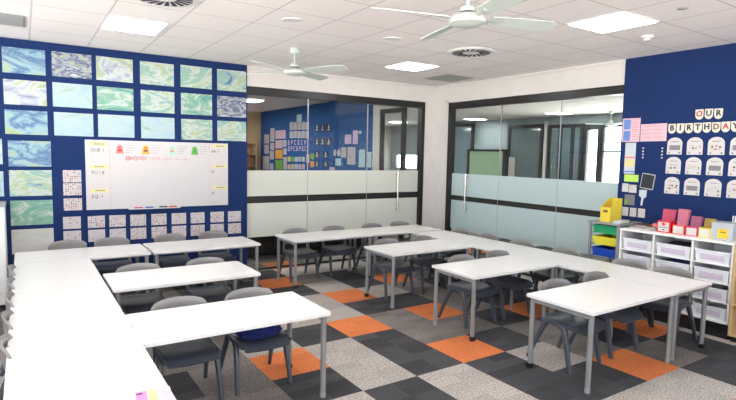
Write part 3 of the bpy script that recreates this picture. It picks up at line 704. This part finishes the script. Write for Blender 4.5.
# stickers on some backrests
for o in chairs[4:6]:
    st = mesh_obj('sticker', BX(-.085, .085, .158, .160, .475, .515), M['paper'], o)
    st['label'] = 'white sticker with black marks'
    bm = bmesh.new()
    for a, b in ((-.06, -.035), (-.02, .015), (.03, .055)): box(bm, a, b, .1565, .158, .482, .508)
    mesh_obj('mark', bm, M['ink'], st)
for o in chairs[-5:]:
    st = mesh_obj('sticker', BX(-.09, -.02, .196, .2005, .60, .632), M['paper'], o); st['label'] = 'white sticker'

# blue bag on a chair
bm = bmesh.new(); bmesh.ops.create_icosphere(bm, subdivisions=4, radius=1)
from mathutils import noise
for v in bm.verts:
    d = v.co.copy(); n = noise.noise(d * 2.3) * .22 + noise.noise(d * 6) * .10 + abs(noise.noise(d * 11)) * .06
    v.co = Vector((d.x * .155 * (1 + n), d.y * .115 * (1 + n), max(-.045, d.z * .075 * (1 + n * 1.3))))
tag(mesh_obj('cloth_bag', bm, mat('navy_cloth', rgb(22, 40, 104), .85, vary=.25, vscale=14, bump=.3), None, True, loc=(1.42, 3.57, .418)), 'crumpled navy blue cloth bag lying on the chair behind the front left table', 'bag')

# worksheet on the near table
t = thing('worksheet', 'pink, yellow and lilac printed sheet at the near end of the long white table', 'paper', (.455, 2.375, .617), math.radians(-6))
mesh_obj('sheet', BX(-.075, .075, -.11, .11, 0, .0015), M['rose'], t)
mesh_obj('pink_block', BX(-.075, -.028, -.1, .1, .0015, .002), mat('magenta_print', rgb(226, 130, 190), .7, vary=.3, vscale=60), t)
mesh_obj('yellow_block', BX(-.022, .015, -.1, .105, .0015, .002), mat('yellow_print', rgb(236, 226, 140), .7, vary=.2, vscale=60), t)
mesh_obj('lilac_block', BX(.02, .07, -.1, .1, .0015, .002), mat('lilac_print', rgb(216, 176, 220), .7, vary=.3, vscale=60), t)
mesh_obj('print', BX(-.07, -.045, .07, .085, .002, .0025), M['ink'], t)

# ------------------------------------------------------------ left wall: painted sheets
colc = [.045, .515, .970, 1.455, 1.945, 2.425]
rowz = [(2.685, .285), (2.335, .28), (2.002, .275)]
pal = [[0, 1, 2, 5, 5, 5], [2, 3, 4, 5, 4, 1], [0, 3, 3, 3, 5, 5]]
rown = ['top', 'second', 'third']
def sheet(name, w, h, m, th=.003, noclip=None):
    return mesh_obj(name, BX(-w / 2, w / 2, -h / 2, h / 2, 0, th), m)
for r in range(3):
    for c in range(6):
        o = sheet('painted_sheet', .405, rowz[r][1] - .005, ART[pal[r][c]])
        on_wall(o, 'L', colc[c] + random.uniform(-.004, .004), rowz[r][0] + random.uniform(-.004, .004), roll=random.uniform(-.008, .008))
        tag(o, 'marbled blue-green painted sheet, %s row, %s from the left' % (rown[r], ORD[c]), 'painting', 'painted sheets on the left blue wall')
for k, (z, h, p, nm) in enumerate(((1.650, .29, 0, 'blue-streaked painted sheet, left column, fourth down'), (1.315, .295, 5, 'blue and green painted sheet, left column, fifth down'),
                                   (.975, .285, 4, 'green diagonal painted sheet, left column, sixth down'), (.645, .28, 6, 'faint nearly white painted sheet, left column, lowest'))):
    o = sheet('painted_sheet', .41, h, ART[p]); on_wall(o, 'L', .068, z); tag(o, nm, 'painting', 'painted sheets on the left blue wall')
for z, nm in ((1.67, 'upper'), (1.31, 'lower')):
    o = sheet('painted_sheet', .40, .28, ART[3]); on_wall(o, 'L', -.39, z); tag(o, 'pale painted sheet cut by the left picture edge, %s of two' % nm, 'painting', 'painted sheets on the left blue wall')

# small dotted worksheets
for k, z in enumerate((1.39, 1.235, 1.055)):
    o = sheet('dotted_card', .19, .145, M['dots']); on_wall(o, 'L', .48, z); tag(o, 'small dotted card left of the whiteboard, %s from the top' % ORD[k], 'card', 'small dotted cards')
xs = [.465, .725, .96, 1.20, 1.45, 1.70, 1.945, 2.21, 2.455]
few = {(0, 0), (0, 5), (0, 6), (0, 8), (1, 0), (1, 1), (1, 2)}
for r, z in enumerate((.835, .665)):
    for c, x in enumerate(xs):
        o = sheet('dotted_card', .185, .145, M['fewdots' if (r, c) in few else 'dots'])
        on_wall(o, 'L', x, z - .02 * c / 8, roll=random.uniform(-.01, .01))
        tag(o, 'small dotted card below the whiteboard, %s row, %s from the left' % (('upper', 'lower')[r], ORD[c]), 'card', 'small dotted cards')

# whiteboard
t = thing('whiteboard', 'wide whiteboard with coloured notes and red handwriting on the left blue wall', 'whiteboard', (1.49, YL, 1.405)); t.rotation_euler = RL
Wb, Hb = 1.735, .845
mesh_obj('panel', prism(bmesh.new(), rrect(Wb - .02, Hb - .02, .02), 0, .014), M['board'], t)
f = bmesh.new()
for a in ((-Wb / 2, Wb / 2, Hb / 2 - .012, Hb / 2), (-Wb / 2, Wb / 2, -Hb / 2, -Hb / 2 + .012), (-Wb / 2, -Wb / 2 + .012, -Hb / 2 + .012, Hb / 2 - .012), (Wb / 2 - .012, Wb / 2, -Hb / 2 + .012, Hb / 2 - .012)): box(f, *a, 0, .02)
mesh_obj('frame', f, M['silver'], t)
mesh_obj('pen_tray', BX(-.40, .22, -Hb / 2 - .012, -Hb / 2, 0, .06), M['silver'], t)
mesh_obj('ruled_line', BX(-.605, -.602, -.39, .40, .014, .0145), M['palered'], t)
mesh_obj('ruled_line', BX(.618, .621, -.39, .40, .014, .0145), M['palered'], t)
txt = {(-1, 0): 'DUE 1', (-1, 1): 'TU / 8', (-1, 2): 'EQ: 1', (1, 0): '04: 1', (1, 1): '0|', (1, 2): '0|'}
for s in (-1, 1):
    for k, z in enumerate((.375, .10, -.19) if s < 0 else (.385, .11, -.18)):
        x = -.72 if s < 0 else .755
        h = mesh_obj('heading_strip', BX(x - .10, x + .10, z - .022, z + .022, .014, .015), M['paleyellow'], t)
        bm = bmesh.new(); q = random.Random(k + s)
        xx = x - .05
        while xx < x + .05: w_ = q.uniform(.006, .014); box(bm, xx, xx + w_, z - .008, z + .008, .015, .0155); xx += w_ + .004
        mesh_obj('heading_text', bm, M['greyink'], h)
        text_mesh('writing', txt[(s, k)], .055, .0004, M['ink'], t, (x - (.09 if s < 0 else .115), z - .075, .0145), align='LEFT')
def bag_icon(x, m1, m2):
    b = bmesh.new(); prism(b, [(x - .048, .262), (x + .048, .262), (x + .040, .30), (x + .034, .345), (x + .016, .372), (x - .016, .372), (x - .034, .345), (x - .040, .30)], .014, .0155)
    o = mesh_obj('drawing', b, m1, t)
    b = bmesh.new(); box(b, x - .022, x + .022, .290, .318, .0155, .0162); box(b, x - .015, x + .015, .330, .345, .0155, .0162); mesh_obj('detail', b, m2, o)
bag_icon(-.49, M['salmon'], M['redink']); bag_icon(-.19, M['amber'], M['brown']); bag_icon(.13, M['mint'], M['salmon']); bag_icon(.42, M['leaf'], M['green'])
q = random.Random(3)
for x in (-.42, -.12, .20, .49):
    bm = bmesh.new()
    for k in range(4):
        xx = x
        while xx < x + .11 - k * .015: w_ = q.uniform(.006, .018); box(bm, xx, xx + w_, .365 - k * .03, .371 - k * .03, .014, .0146); xx += w_ + .006
    mesh_obj('small_writing', bm, M['greyink'], t)
# handwriting strokes (joined loops), drying out towards the right
def curve_tube(name, pts, r, m, parent):
    bm = bmesh.new(); tube(bm, pts, r, 5); return mesh_obj(name, bm, m, parent)
def hand(x0, x1, z, amp, m):
    pts = []; n = int((x1 - x0) / .0035)
    qq = random.Random(int(x0 * 100)); ph = 0
    for k in range(n):
        u = k / n; ph += 1.0 + qq.uniform(-.2, .2)
        tall = 1.7 if (k // 7) % 4 == 2 else 1.0
        pts.append((x0 + u * (x1 - x0) + .007 * math.sin(ph), z + amp * tall * max(-.8, math.cos(ph)) * .5, .0152))
    return curve_tube('handwriting', pts, .0021, m, t)
pts = [(-.40 + .026 * math.cos(a * .4) * (1 - a * .018), .205 + .03 * math.sin(a * .4) * (1 - a * .018), .0152) for a in range(34)]
curve_tube('handwriting', pts, .0028, M['redink'], t)
hand(-.375, -.17, .205, .045, M['redink']); hand(-.14, -.01, .205, .035, M['palered']); hand(.02, .13, .20, .028, M['palered']); hand(.17, .22, .198, .022, M['palered']); hand(.26, .33, .197, .022, M['palered'])
for i, (x, m_, c) in enumerate(((1.20, 'redink', 'red'), (1.33, 'cobalt', 'blue'), (1.50, 'ink', 'black'), (1.62, 'red', 'bright red'))):
    o = mesh_obj('marker_pen', tube(bmesh.new(), [(-.05, 0, 0), (.045, 0, 0), (.05, 0, 0)], [.008, .008, .005], 10), M[m_], loc=(x, YL - .038, 1.405 - Hb / 2 + .0085))
    tag(o, '%s marker pen lying on the whiteboard pen tray' % c, 'pen', 'pens on the whiteboard tray')

# grey cupboard at the left edge
t = thing('cupboard', 'pale grey cupboard at the left picture edge against the blue wall', 'cupboard', (-.62, 6.88, 0))
mesh_obj('body', BX(-.45, .44, -.2, .21, .04, 1.09, bev=.004), M['edge'], t)
mesh_obj('top', BX(-.46, .45, -.22, .22, 1.09, 1.12, bev=.004), M['grey'], t)
for a, b in ((-.44, -.01), (.0, .43)):
    dd = mesh_obj('door', BX(a, b, -.218, -.2, .06, 1.08), M['edge'], t)
    mesh_obj('handle', tube(bmesh.new(), [((b - .04 if a < -.1 else a + .04), -.235, .7), ((b - .04 if a < -.1 else a + .04), -.235, .85)], .006), M['chrome'], dd)

# ------------------------------------------------------------ right blue wall
def pennant(w, h):
    pts = [(-w / 2, h / 2), (w / 2, h / 2)]
    pts += [(w / 2 * math.cos(a), -h * .1 + h * .4 * math.sin(a)) for a in [-(k) * PI / 10 for k in range(0, 11)]]
    return pts[::-1]
LC = ['redink', 'ink', 'ink']
for word, y0, z, w in (('OUR', 2.78, 2.215, .092), ('BIRTHDAYS', 3.055, 2.075, .090)):
    for k, c in enumerate(word):
        o = mesh_obj('letter_pennant', prism(bmesh.new(), pennant(.080, .108), 0, .003), M['cream'])
        on_wall(o, 'R', y0 - k * (.0925 if word == 'OUR' else .0895), z + random.uniform(-.003, .003), roll=random.uniform(-.03, .03))
        text_mesh('letter', c, .082, .0006, M[{'O': 'redink', 'D': 'brown', 'A': 'redink'}.get(c, 'ink') if not (word != 'OUR' and c == 'O') else 'ink'], o, (0, .006, .0038), bold=.003)
        tag(o, 'cream pennant with the letter %s in the row reading %s' % (c, word), 'pennant', 'birthday banner pennants')
def arch(w, h):
    r = w / 2; pts = [(-w / 2, -h / 2), (w / 2, -h / 2)]
    pts += [(r * math.cos(a), h / 2 - r * .8 + r * .8 * math.sin(a)) for a in [k * PI / 12 for k in range(13)]]
    return pts
mon = 0
for r, z in enumerate((1.88, 1.665, 1.44)):
    for c in range(4):
        y = 3.013 - c * .210
        o = mesh_obj('birthday_card', prism(bmesh.new(), arch(.160, .188), 0, .003), M['paper'])
        on_wall(o, 'R', y, z, roll=random.uniform(-.02, .02))
        ph = mesh_obj('photo', BX(-.055, .060, -.045, .008, .003, .0036), M['photo'] if (r + c) % 3 else M['greyink'], o)
        bm = bmesh.new(); box(bm, -.04, .04, .045, .052, .003, .0036); box(bm, -.06, -.045, -.085, -.065, .003, .0036); box(bm, .045, .065, -.085, -.065, .003, .0036)
        mesh_obj('print', bm, M['greyink'], o)
        tag(o, 'white arched birthday card, %s row, %s from the left' % (ORD[r], ORD[c]), 'card', 'arched birthday cards')

def poster(name, y0, y1, z0, z1, m, label, cat='notice', roll=0, off=0.0):
    w, h = y0 - y1, z1 - z0
    o = sheet(name, w, h, M[m]); on_wall(o, 'R', (y0 + y1) / 2, (z0 + z1) / 2, off, roll); return tag(o, label, cat)
o = poster('wall_notice', 3.64, 3.42, 1.93, 2.21, 'rose', 'pink sheet with two blue squares at the left end of the right blue wall')
for z in (-.125, .01): mesh_obj('blue_panel', BX(-.09, -.005, z, z + .115, .003, .0036), M['skyblue'], o)
bm = bmesh.new()
for k in range(9): box(bm, .015, .095 - (k % 3) * .01, .115 - k * .028, .121 - k * .028, .003, .0036)
mesh_obj('print', bm, M['salmon'], o)
o = poster('wall_notice', 3.41, 3.11, 1.935, 2.135, 'rose', 'wide pale pink sheet beside the two-square sheet', roll=.01)
bm = bmesh.new()
for k in range(8): box(bm, -.13 + (k % 2) * .13, -.13 + (k % 2) * .13 + .10, .07 - (k // 2) * .042, .076 - (k // 2) * .042, .003, .0036)
mesh_obj('print', bm, M['palered'], o)
o = poster('wall_notice', 3.585, 3.455, 1.55, 1.92, 'paper2', 'narrow hanging strip with a yellow band under the pink sheet')
mesh_obj('yellow_band', BX(-.06, .06, -.10, -.015, .003, .0036), M['paleyellow'], o); mesh_obj('orange_band', BX(-.06, .06, .0, .02, .003, .0036), M['salmon'], o)
mesh_obj('blue_band', BX(-.06, .06, -.17, -.15, .003, .0036), M['skyblue'], o)
poster('wall_notice', 3.575, 3.40, 1.455, 1.54, 'lime', 'lime green card below the narrow strip')
poster('wall_notice', 3.595, 3.515, 1.33, 1.43, 'paper', 'small white card under the lime card, left of two')
poster('wall_notice', 3.508, 3.415, 1.325, 1.42, 'paper', 'small white card under the lime card, right of two')
o = poster('wall_notice', 3.555, 3.43, 1.175, 1.30, 'greyink', 'grey photo card with a green edge above three white cards')
mesh_obj('green_edge', BX(-.06, -.03, -.06, .0, .003, .0036), M['leaf'], o)
for k, (a, b) in enumerate(((3.575, 3.50), (3.48, 3.40), (3.38, 3.295))):
    poster('wall_notice', a, b, 1.04, 1.145, 'paper', 'white card in the row of three above the grey trolley, %s from left' % ORD[k])
for cy, nm in ((3.365, 'left'), (3.145, 'right')):
    for k in range(4):
        o = mesh_obj('adhesive_hook', prism(bmesh.new(), rrect(.014, .018, .005), 0, .008), M['paper']); on_wall(o, 'R', cy, 1.855 - k * .036)
        tag(o, 'tiny white hook in the %s column of four, %s from the top' % (nm, ORD[k]), 'hook', 'tiny white hooks')
t = thing('tablet', 'black tablet in a pale case hung tilted on the right blue wall', 'tablet', (XR, 3.285, 1.47)); t.rotation_euler = RR
t.rotation_euler = (t.rotation_euler.to_matrix() @ Matrix.Rotation(-.13, 3, 'Z')).to_euler()
mesh_obj('case', prism(bmesh.new(), rrect(.152, .178, .012), 0, .014), M['silver'], t)
mesh_obj('screen', prism(bmesh.new(), rrect(.138, .160, .006), .014, .0155), M['screen'], t)
mesh_obj('bracket', BX(-.12, .0, -.095, -.075, 0, .012), M['ink'], t)
o = mesh_obj('hanging_label', prism(bmesh.new(), [(-.045, .09), (.045, .095), (.04, .01), (.01, -.01), (.0, -.09), (-.02, -.095), (-.015, .0), (-.045, .02)][::-1], 0, .003), M['paper2'])
on_wall(o, 'R', 3.335, 1.275); tag(o, 'torn white paper label hanging below the tablet', 'label')

# ------------------------------------------------------------ tray shelves
XS = 5.61
t = thing('tray_shelf', 'white three-column shelf unit full of storage trays against the right blue wall', 'shelf', (5.84, 2.74, 0))
x0, x1 = -.23, .225; ya, yb = -.57, .57; sep = [-.2, .19]
c = bmesh.new()
box(c, x0, x1, ya, ya + .02, .15, .925); box(c, x0, x1, yb - .02, yb, .15, .925)
for s in sep: box(c, x0, x1, s - .009, s + .009, .17, .925)
box(c, x0, x1, ya + .02, yb - .02, .15, .17); box(c, x1 - .012, x1, ya + .02, yb - .02, .17, .925)
mesh_obj('carcass', c, M['edge'], t)
mesh_obj('top', BX(x0 - .006, x1, ya - .006, yb + .006, .925, .95, bev=.003), M['edge'], t)
mesh_obj('plinth', BX(x0 + .03, x1 - .02, ya + .01, yb - .01, 0, .15), M['black'], t)
colsY = [(ya + .02, sep[0] - .009), (sep[0] + .009, sep[1] - .009), (sep[1] + .009, yb - .02)]
rz_ = [.170, .355, .540, .720]
for a, b in colsY:
    for z in rz_[1:]: mesh_obj('shelf_board', BX(x0 + .012, x1 - .012, a, b, z - .012, z), M['edge'], t)
def make_tray(w, d, h, m, label=True, lm='scrawl'):
    """front faces -X, origin at bottom centre"""
    t = thing('storage_tray', '', 'tray'); bm = bmesh.new(); tp = .012; th = .004
    def ring(z, ins): return [bm.verts.new(p) for p in ((-d / 2 + ins, -w / 2 + ins, z), (d / 2 - ins, -w / 2 + ins, z), (d / 2 - ins, w / 2 - ins, z), (-d / 2 + ins, w / 2 - ins, z))]
    R = [ring(0, tp + .003), ring(h - .016, .004 + .003), ring(h - .016, -.002 + .003), ring(h, -.002 + .003), ring(h, .004 + th), ring(th, tp + th)]
    bm.faces.new(R[0][::-1]); bm.faces.new(R[-1])
    for p, q in zip(R, R[1:]):
        for k in range(4): bm.faces.new((p[k], p[(k + 1) % 4], q[(k + 1) % 4], q[k]))
    mesh_obj('tub', bm, m, t)
    if label:
        lb = BX(-.0015, 0, -w * .33, w * .33, h * .22, h * .66)
        for v in lb.verts: v.co.x += -d / 2 + tp - (v.co.z / (h - .016)) * (tp - .004) + .0005
        mesh_obj('name_label', lb, M[lm], t)
    return t
trayA = None
rn = ['bottom', 'second lowest', 'second highest', 'top']; cn = ['right', 'middle', 'left']
hs = .125
for r in range(4):
    for ci, (a, b) in enumerate(colsY):
        if trayA is None: o = trayA = make_tray(b - a - .012, .40, hs, M['tray'])
        else: o = copy_tree(trayA)
        o.location = (5.84 - .02, 2.74 + (a + b) / 2, rz_[r]); o.scale = (1, (b - a - .012) / (colsY[0][1] - colsY[0][0] - .012), 1)
        tag(o, 'frosted white storage tray in the %s row, %s column of the white shelf' % (rn[r], cn[ci]), 'tray', 'white trays in the shelf unit')
def lump(name, loc, sx, sy, sz, m, label, cat, seed=0):
    bm = bmesh.new(); bmesh.ops.create_icosphere(bm, subdivisions=3, radius=1)
    for v in bm.verts:
        d_ = v.co.copy(); n = noise.noise(d_ * 2.1 + Vector((seed, 0, 0))) * .25 + noise.noise(d_ * 5 + Vector((seed, 3, 0))) * .12
        v.co = Vector((max(-1.05, min(1.05, d_.x * (1 + n))) * sx, max(-1.05, min(1.05, d_.y * (1 + n))) * sy, max(-.5, min(.8, d_.z * (1 + n))) * sz))
    return tag(mesh_obj(name, bm, m, None, True, loc=loc), label, cat)
lump('cloth', (5.82, 2.735, rz_[3] + .085), .15, .14, .07, M['ink'], 'black cloth heaped in the top middle tray of the white shelf', 'cloth', 1)
lump('cloth', (5.80, 2.70, rz_[2] + .09), .14, .12, .08, M['navy'], 'navy cloth poking out of the second highest middle tray', 'cloth', 5)

# grey trolley with colour trays
t = thing('tray_trolley', 'grey metal trolley holding green, yellow and blue trays in the corner', 'trolley', (5.83, 3.50, 0))
hw = .185; xx0, xx1 = -.24, .22
for sx in (xx0, xx1 - .025):
    for sy in (-hw, hw - .025): mesh_obj('post', BX(sx, sx + .025, sy, sy + .025, 0.05, .965), M['metal'], t)
mesh_obj('top', BX(xx0 - .01, xx1 + .01, -hw - .01, hw + .01, .965, .992, bev=.004), M['metal'], t)
rails = [.845, .71, .575]
for z in rails + [.10]:
    for s in (-1, 1): mesh_obj('runner', BX(xx0 + .025, xx1 - .025, (s * (hw - .012) - .011), (s * (hw - .012) + .011), z, z + .010), M['metal'], t)
mesh_obj('base', BX(xx0 + .0, xx1, -hw, hw, .035, .05), M['metal'], t)
for sx in (xx0 + .03, xx1 - .03):
    for sy in (-hw + .03, hw - .03): mesh_obj('caster', tube(bmesh.new(), [(sx, sy - .01, .018), (sx, sy + .01, .018)], .018, 12), M['rubber'], t, True)
for z, m_, nm in ((.856, 'green', 'green tray at the top of the grey trolley'), (.721, 'yellow', 'yellow tray in the middle of the grey trolley'), (.586, 'cobalt', 'blue tray under the yellow one in the grey trolley')):
    o = make_tray(2 * hw - .06, .41, .095, M[m_], False); o.location = (5.815, 3.50, z); tag(o, nm, 'tray', 'coloured trays in the trolley')

# yellow magazine file on the trolley
def extr_y(bm, prof, y0, y1):   # profile in X,Z
    a = [bm.verts.new((x, y0, z)) for x, z in prof]; b = [bm.verts.new((x, y1, z)) for x, z in prof]
    bm.faces.new(a); bm.faces.new(b[::-1]); n = len(prof)
    for k in range(n): bm.faces.new((a[k], b[k], b[(k + 1) % n], a[(k + 1) % n]))
    return bm
t = thing('magazine_file', 'bright yellow cardboard magazine file standing on the grey trolley', 'magazine file', (5.76, 3.515, .992))
prof = [(-.13, 0), (.10, 0), (.10, .27), (.04, .27), (-.13, .17)]
for y in (-.062, .058): mesh_obj('side', extr_y(bmesh.new(), prof, y, y + .004), M['lemon'], t)
bm = BX(-.13, -.126, -.058, .058, 0, .17); box(bm, .096, .10, -.058, .058, 0, .27); box(bm, -.126, .096, -.058, .058, 0, .004)
mesh_obj('spine', bm, M['lemon'], t)
mesh_obj('front_mark', BX(-.1312, -.13, -.03, .03, .11, .14), M['brown'], t)
for k in range(5):
    o = mesh_obj('magazine', BX(-.11, .08, -.006, .006, 0, .15 + .008 * (k % 3)), M[('brown', 'paper', 'salmon', 'brown', 'amber')[k]], loc=(5.765, 3.477 + k * .019, .9965))
    tag(o, 'thin %s magazine standing in the yellow file, %s from the right' % (('brown', 'white', 'pink', 'brown', 'amber')[k], ORD[k]), 'magazine', 'magazines in the yellow file')

def paper_pile(x, y, z, w, d, h, m, rz, label, n=3):
    t = thing('paper_stack', label, 'papers', (x, y, z), rz)
    for k in range(n): mesh_obj('sheet', BX(-w / 2 + k * .004, w / 2 + k * .003, -d / 2 - k * .005, d / 2 - k * .004, h * k / n, h * (k + 1) / n - .001), m if k % 2 == 0 else M['paper2'], t)
paper_pile(5.72, 3.375, .992, .20, .085, .03, M['paper'], .08, 'small pile of white papers on the trolley beside the yellow file')
paper_pile(5.77, 3.235, .95, .24, .13, .012, M['paper'], .35, 'flat white papers on the left end of the white shelf')
paper_pile(5.95, 3.22, .95, .15, .16, .03, M['brown'], -.2, 'brown folders at the back of the white shelf beside the wall')
paper_pile(5.76, 3.06, .95, .26, .15, .015, M['cream'], -.25, 'cream papers on the shelf top beside the red first aid box')
lump('leaflet_roll', (5.93, 3.05, .985), .05, .07, .035, M['salmon'], 'crumpled salmon paper on the shelf top behind the cream papers', 'paper', 9)

def open_box(name, loc, w, d, h, m, labelm, label, cat='box', cross=False):
    t = thing(name, label, cat, loc); th = .004
    bm = BX(-d / 2, d / 2, -w / 2, w / 2, 0, th); box(bm, -d / 2, -d / 2 + th, -w / 2, w / 2, th, h); box(bm, d / 2 - th, d / 2, -w / 2, w / 2, th, h)
    box(bm, -d / 2 + th, d / 2 - th, -w / 2, -w / 2 + th, th, h); box(bm, -d / 2 + th, d / 2 - th, w / 2 - th, w / 2, th, h)
    mesh_obj('body', bm, m, t)
    if labelm:
        l = mesh_obj('label', BX(-d / 2 - .002, -d / 2, -w * .40, w * .42, h * .1, h * .88), labelm, t)
        if cross:
            b = BX(-d / 2 - .003, -d / 2 - .002, -.025, .025, h * .68, h * .78); box(b, -d / 2 - .003, -d / 2 - .002, -.009, .009, h * .58, h * .68); box(b, -d / 2 - .003, -d / 2 - .002, -.009, .009, h * .78, h * .86)
            mesh_obj('red_cross', b, M['red'], l)
            b = BX(-d / 2 - .003, -d / 2 - .002, -.045, .045, h * .42, h * .46); mesh_obj('print', b, M['ink'], l); mesh_obj('print', BX(-d / 2 - .003, -d / 2 - .002, -.012, .012, h * .2, h * .28), M['ink'], l)
    return t
open_box('first_aid_box', (5.76, 2.875, .95), .135, .14, .125, M['red'], M['paper'], 'red box with a white label and red cross on the shelf top', 'first aid box', True)
open_box('card_box', (5.76, 2.73, .95), .12, .12, .095, M['orange'], M['paper'], 'orange-red box with a white label on the shelf top')
open_box('card_box', (5.76, 2.60, .95), .115, .12, .095, M['pink'], M['paper'], 'magenta box with a white label on the shelf top')
open_box('card_box', (5.76, 2.475, .95), .12, .12, .10, M['lemon'], M['cream'], 'yellow box with a pale label on the shelf top')
for nm, y, z, w, h, m_, tilt, lab in (('pink_folder', 2.88, .955, .12, .24, 'clearpink', 0.0, 'translucent pink folder standing in the first aid box'),
                                    ('rose_folder', 2.73, .955, .105, .255, 'clearrose', 0.0, 'translucent rose folder standing in the orange-red box'),
                                    ('mauve_folder', 2.60, .955, .10, .195, 'clearmauve', 0.0, 'translucent mauve folder standing in the magenta box'),
                                    ('amber_folder', 2.475, .955, .09, .185, 'clearbrown', 0.0, 'translucent amber folder standing in the yellow box')):
    t = thing(nm.split('_')[1], lab, 'folder', (5.77, y, z))
    for k in range(2):
        e = bmesh.new(); dx = -.01 + k * .012; ln = .03 + .02 * k
        vs_ = [e.verts.new(p) for p in ((dx, -w / 2, 0), (dx, w / 2, 0), (dx + ln, w / 2 - .004 * k, h - .012 * k), (dx + ln, -w / 2 - .006 * k, h - .004 * k))]
        e.faces.new(vs_); g = bmesh.ops.extrude_face_region(e, geom=list(e.faces))
        for v in [q_ for q_ in g['geom'] if isinstance(q_, bmesh.types.BMVert)]: v.co.x += .003
        mesh_obj('sheet', e, M[m_], t)
t = open_box('storage_bin', (5.77, 2.315, .95), .19, .17, .165, M['clear'], None, 'clear plastic bin with a yellow label at the right end of the shelf top', 'bin')
mesh_obj('label', BX(-.089, -.085, -.05, .035, .02, .11), M['gold'], t); mesh_obj('print', BX(-.090, -.089, -.035, .02, .075, .083), M['ink'], t)
bm = BX(-.09, .09, -.10, .10, .165, .172); mesh_obj('lid', bm, M['clear'], t)
t = open_box('pen_pot', (5.95, 2.27, .95), .16, .08, .12, M['tray'], None, 'white pot of pale pens behind the clear bin', 'pot')
for k in range(9):
    o = mesh_obj('pen', tube(bmesh.new(), [(0, 0, 0), (.004 * (k % 3 - 1), .003 * (k % 2), .22)], .005, 8), M['edge'], loc=(5.945 + (k % 2) * .018, 2.205 + k * .016, .9555))
    tag(o, 'pale pen standing in the white pot, %s from the right' % ORD[k], 'pen', 'pens in the white pot')

# wooden cubby at the right picture edge
t = thing('wooden_cubby', 'pale wooden cubby unit cut off by the right picture edge', 'cubby', (5.84, 1.66, 0))
c = BX(-.26, .22, .47, .495, 0.06, .95); box(c, -.26, .22, -.5, -.475, .06, .95); box(c, -.26, .22, -.475, .47, .925, .95); box(c, .205, .22, -.475, .47, .06, .925)
for z in (.06, .36, .64): box(c, -.26, .205, -.475, .47, z, z + .022)
box(c, -.25, .205, -.01, .01, .08, .925)
mesh_obj('carcass', c, M['oakwood'], t); mesh_obj('plinth', BX(-.22, .2, -.48, .48, 0, .06), M['black'], t)

# ------------------------------------------------------------ world, camera
w = bpy.data.worlds.new('World'); SC.world = w; w.use_nodes = True
bg = w.node_tree.nodes['Background']
wt = w.node_tree; g_ = wt.nodes.new('ShaderNodeNewGeometry'); sp_ = wt.nodes.new('ShaderNodeSeparateXYZ'); wt.links.new(g_.outputs['Incoming'], sp_.inputs[0])
cr_ = wt.nodes.new('ShaderNodeMapRange'); cr_.inputs['From Min'].default_value = -.05; cr_.inputs['From Max'].default_value = .05; wt.links.new(sp_.outputs[2], cr_.inputs['Value'])
mx_ = wt.nodes.new('ShaderNodeMix'); mx_.data_type = 'RGBA'; wt.links.new(cr_.outputs[0], mx_.inputs['Factor'])
mx_.inputs['A'].default_value = (0.82, 0.91, 1.0, 1)      # overcast sky
mx_.inputs['B'].default_value = (3.1, 3.0, 2.85, 1)       # lower half of the world, extra glow added to lift the ceiling
wt.links.new(mx_.outputs['Result'], bg.inputs[0])
bg.inputs[0].default_value = (0.86, 0.93, 1.0, 1); bg.inputs[1].default_value = 4.2

cam = bpy.data.cameras.new('camera'); co = bpy.data.objects.new('camera', cam); COL.objects.link(co); SC.camera = co
yaw, pit, rol, F = .5839, .0873, .0199, 522.2
cy_, sy_, cp, sp = math.cos(yaw), math.sin(yaw), math.cos(pit), math.sin(pit)
fw = Vector((cp * sy_, cp * cy_, -sp)); rr = Vector((cy_, -sy_, 0)); uu = rr.cross(fw)
r2 = rr * math.cos(rol) + uu * math.sin(rol); u2 = -rr * math.sin(rol) + uu * math.cos(rol)
mt = Matrix((r2, u2, -fw)).transposed().to_4x4(); mt.translation = (0, 0, 1.72); co.matrix_world = mt
cam.sensor_width = 36; cam.lens = F / 736 * 36; cam.clip_start = .05
vs = SC.view_settings; vs.view_transform = 'Standard'; vs.look = 'None'; vs.gamma = 1; vs.use_curve_mapping = False; vs.exposure = -0.04
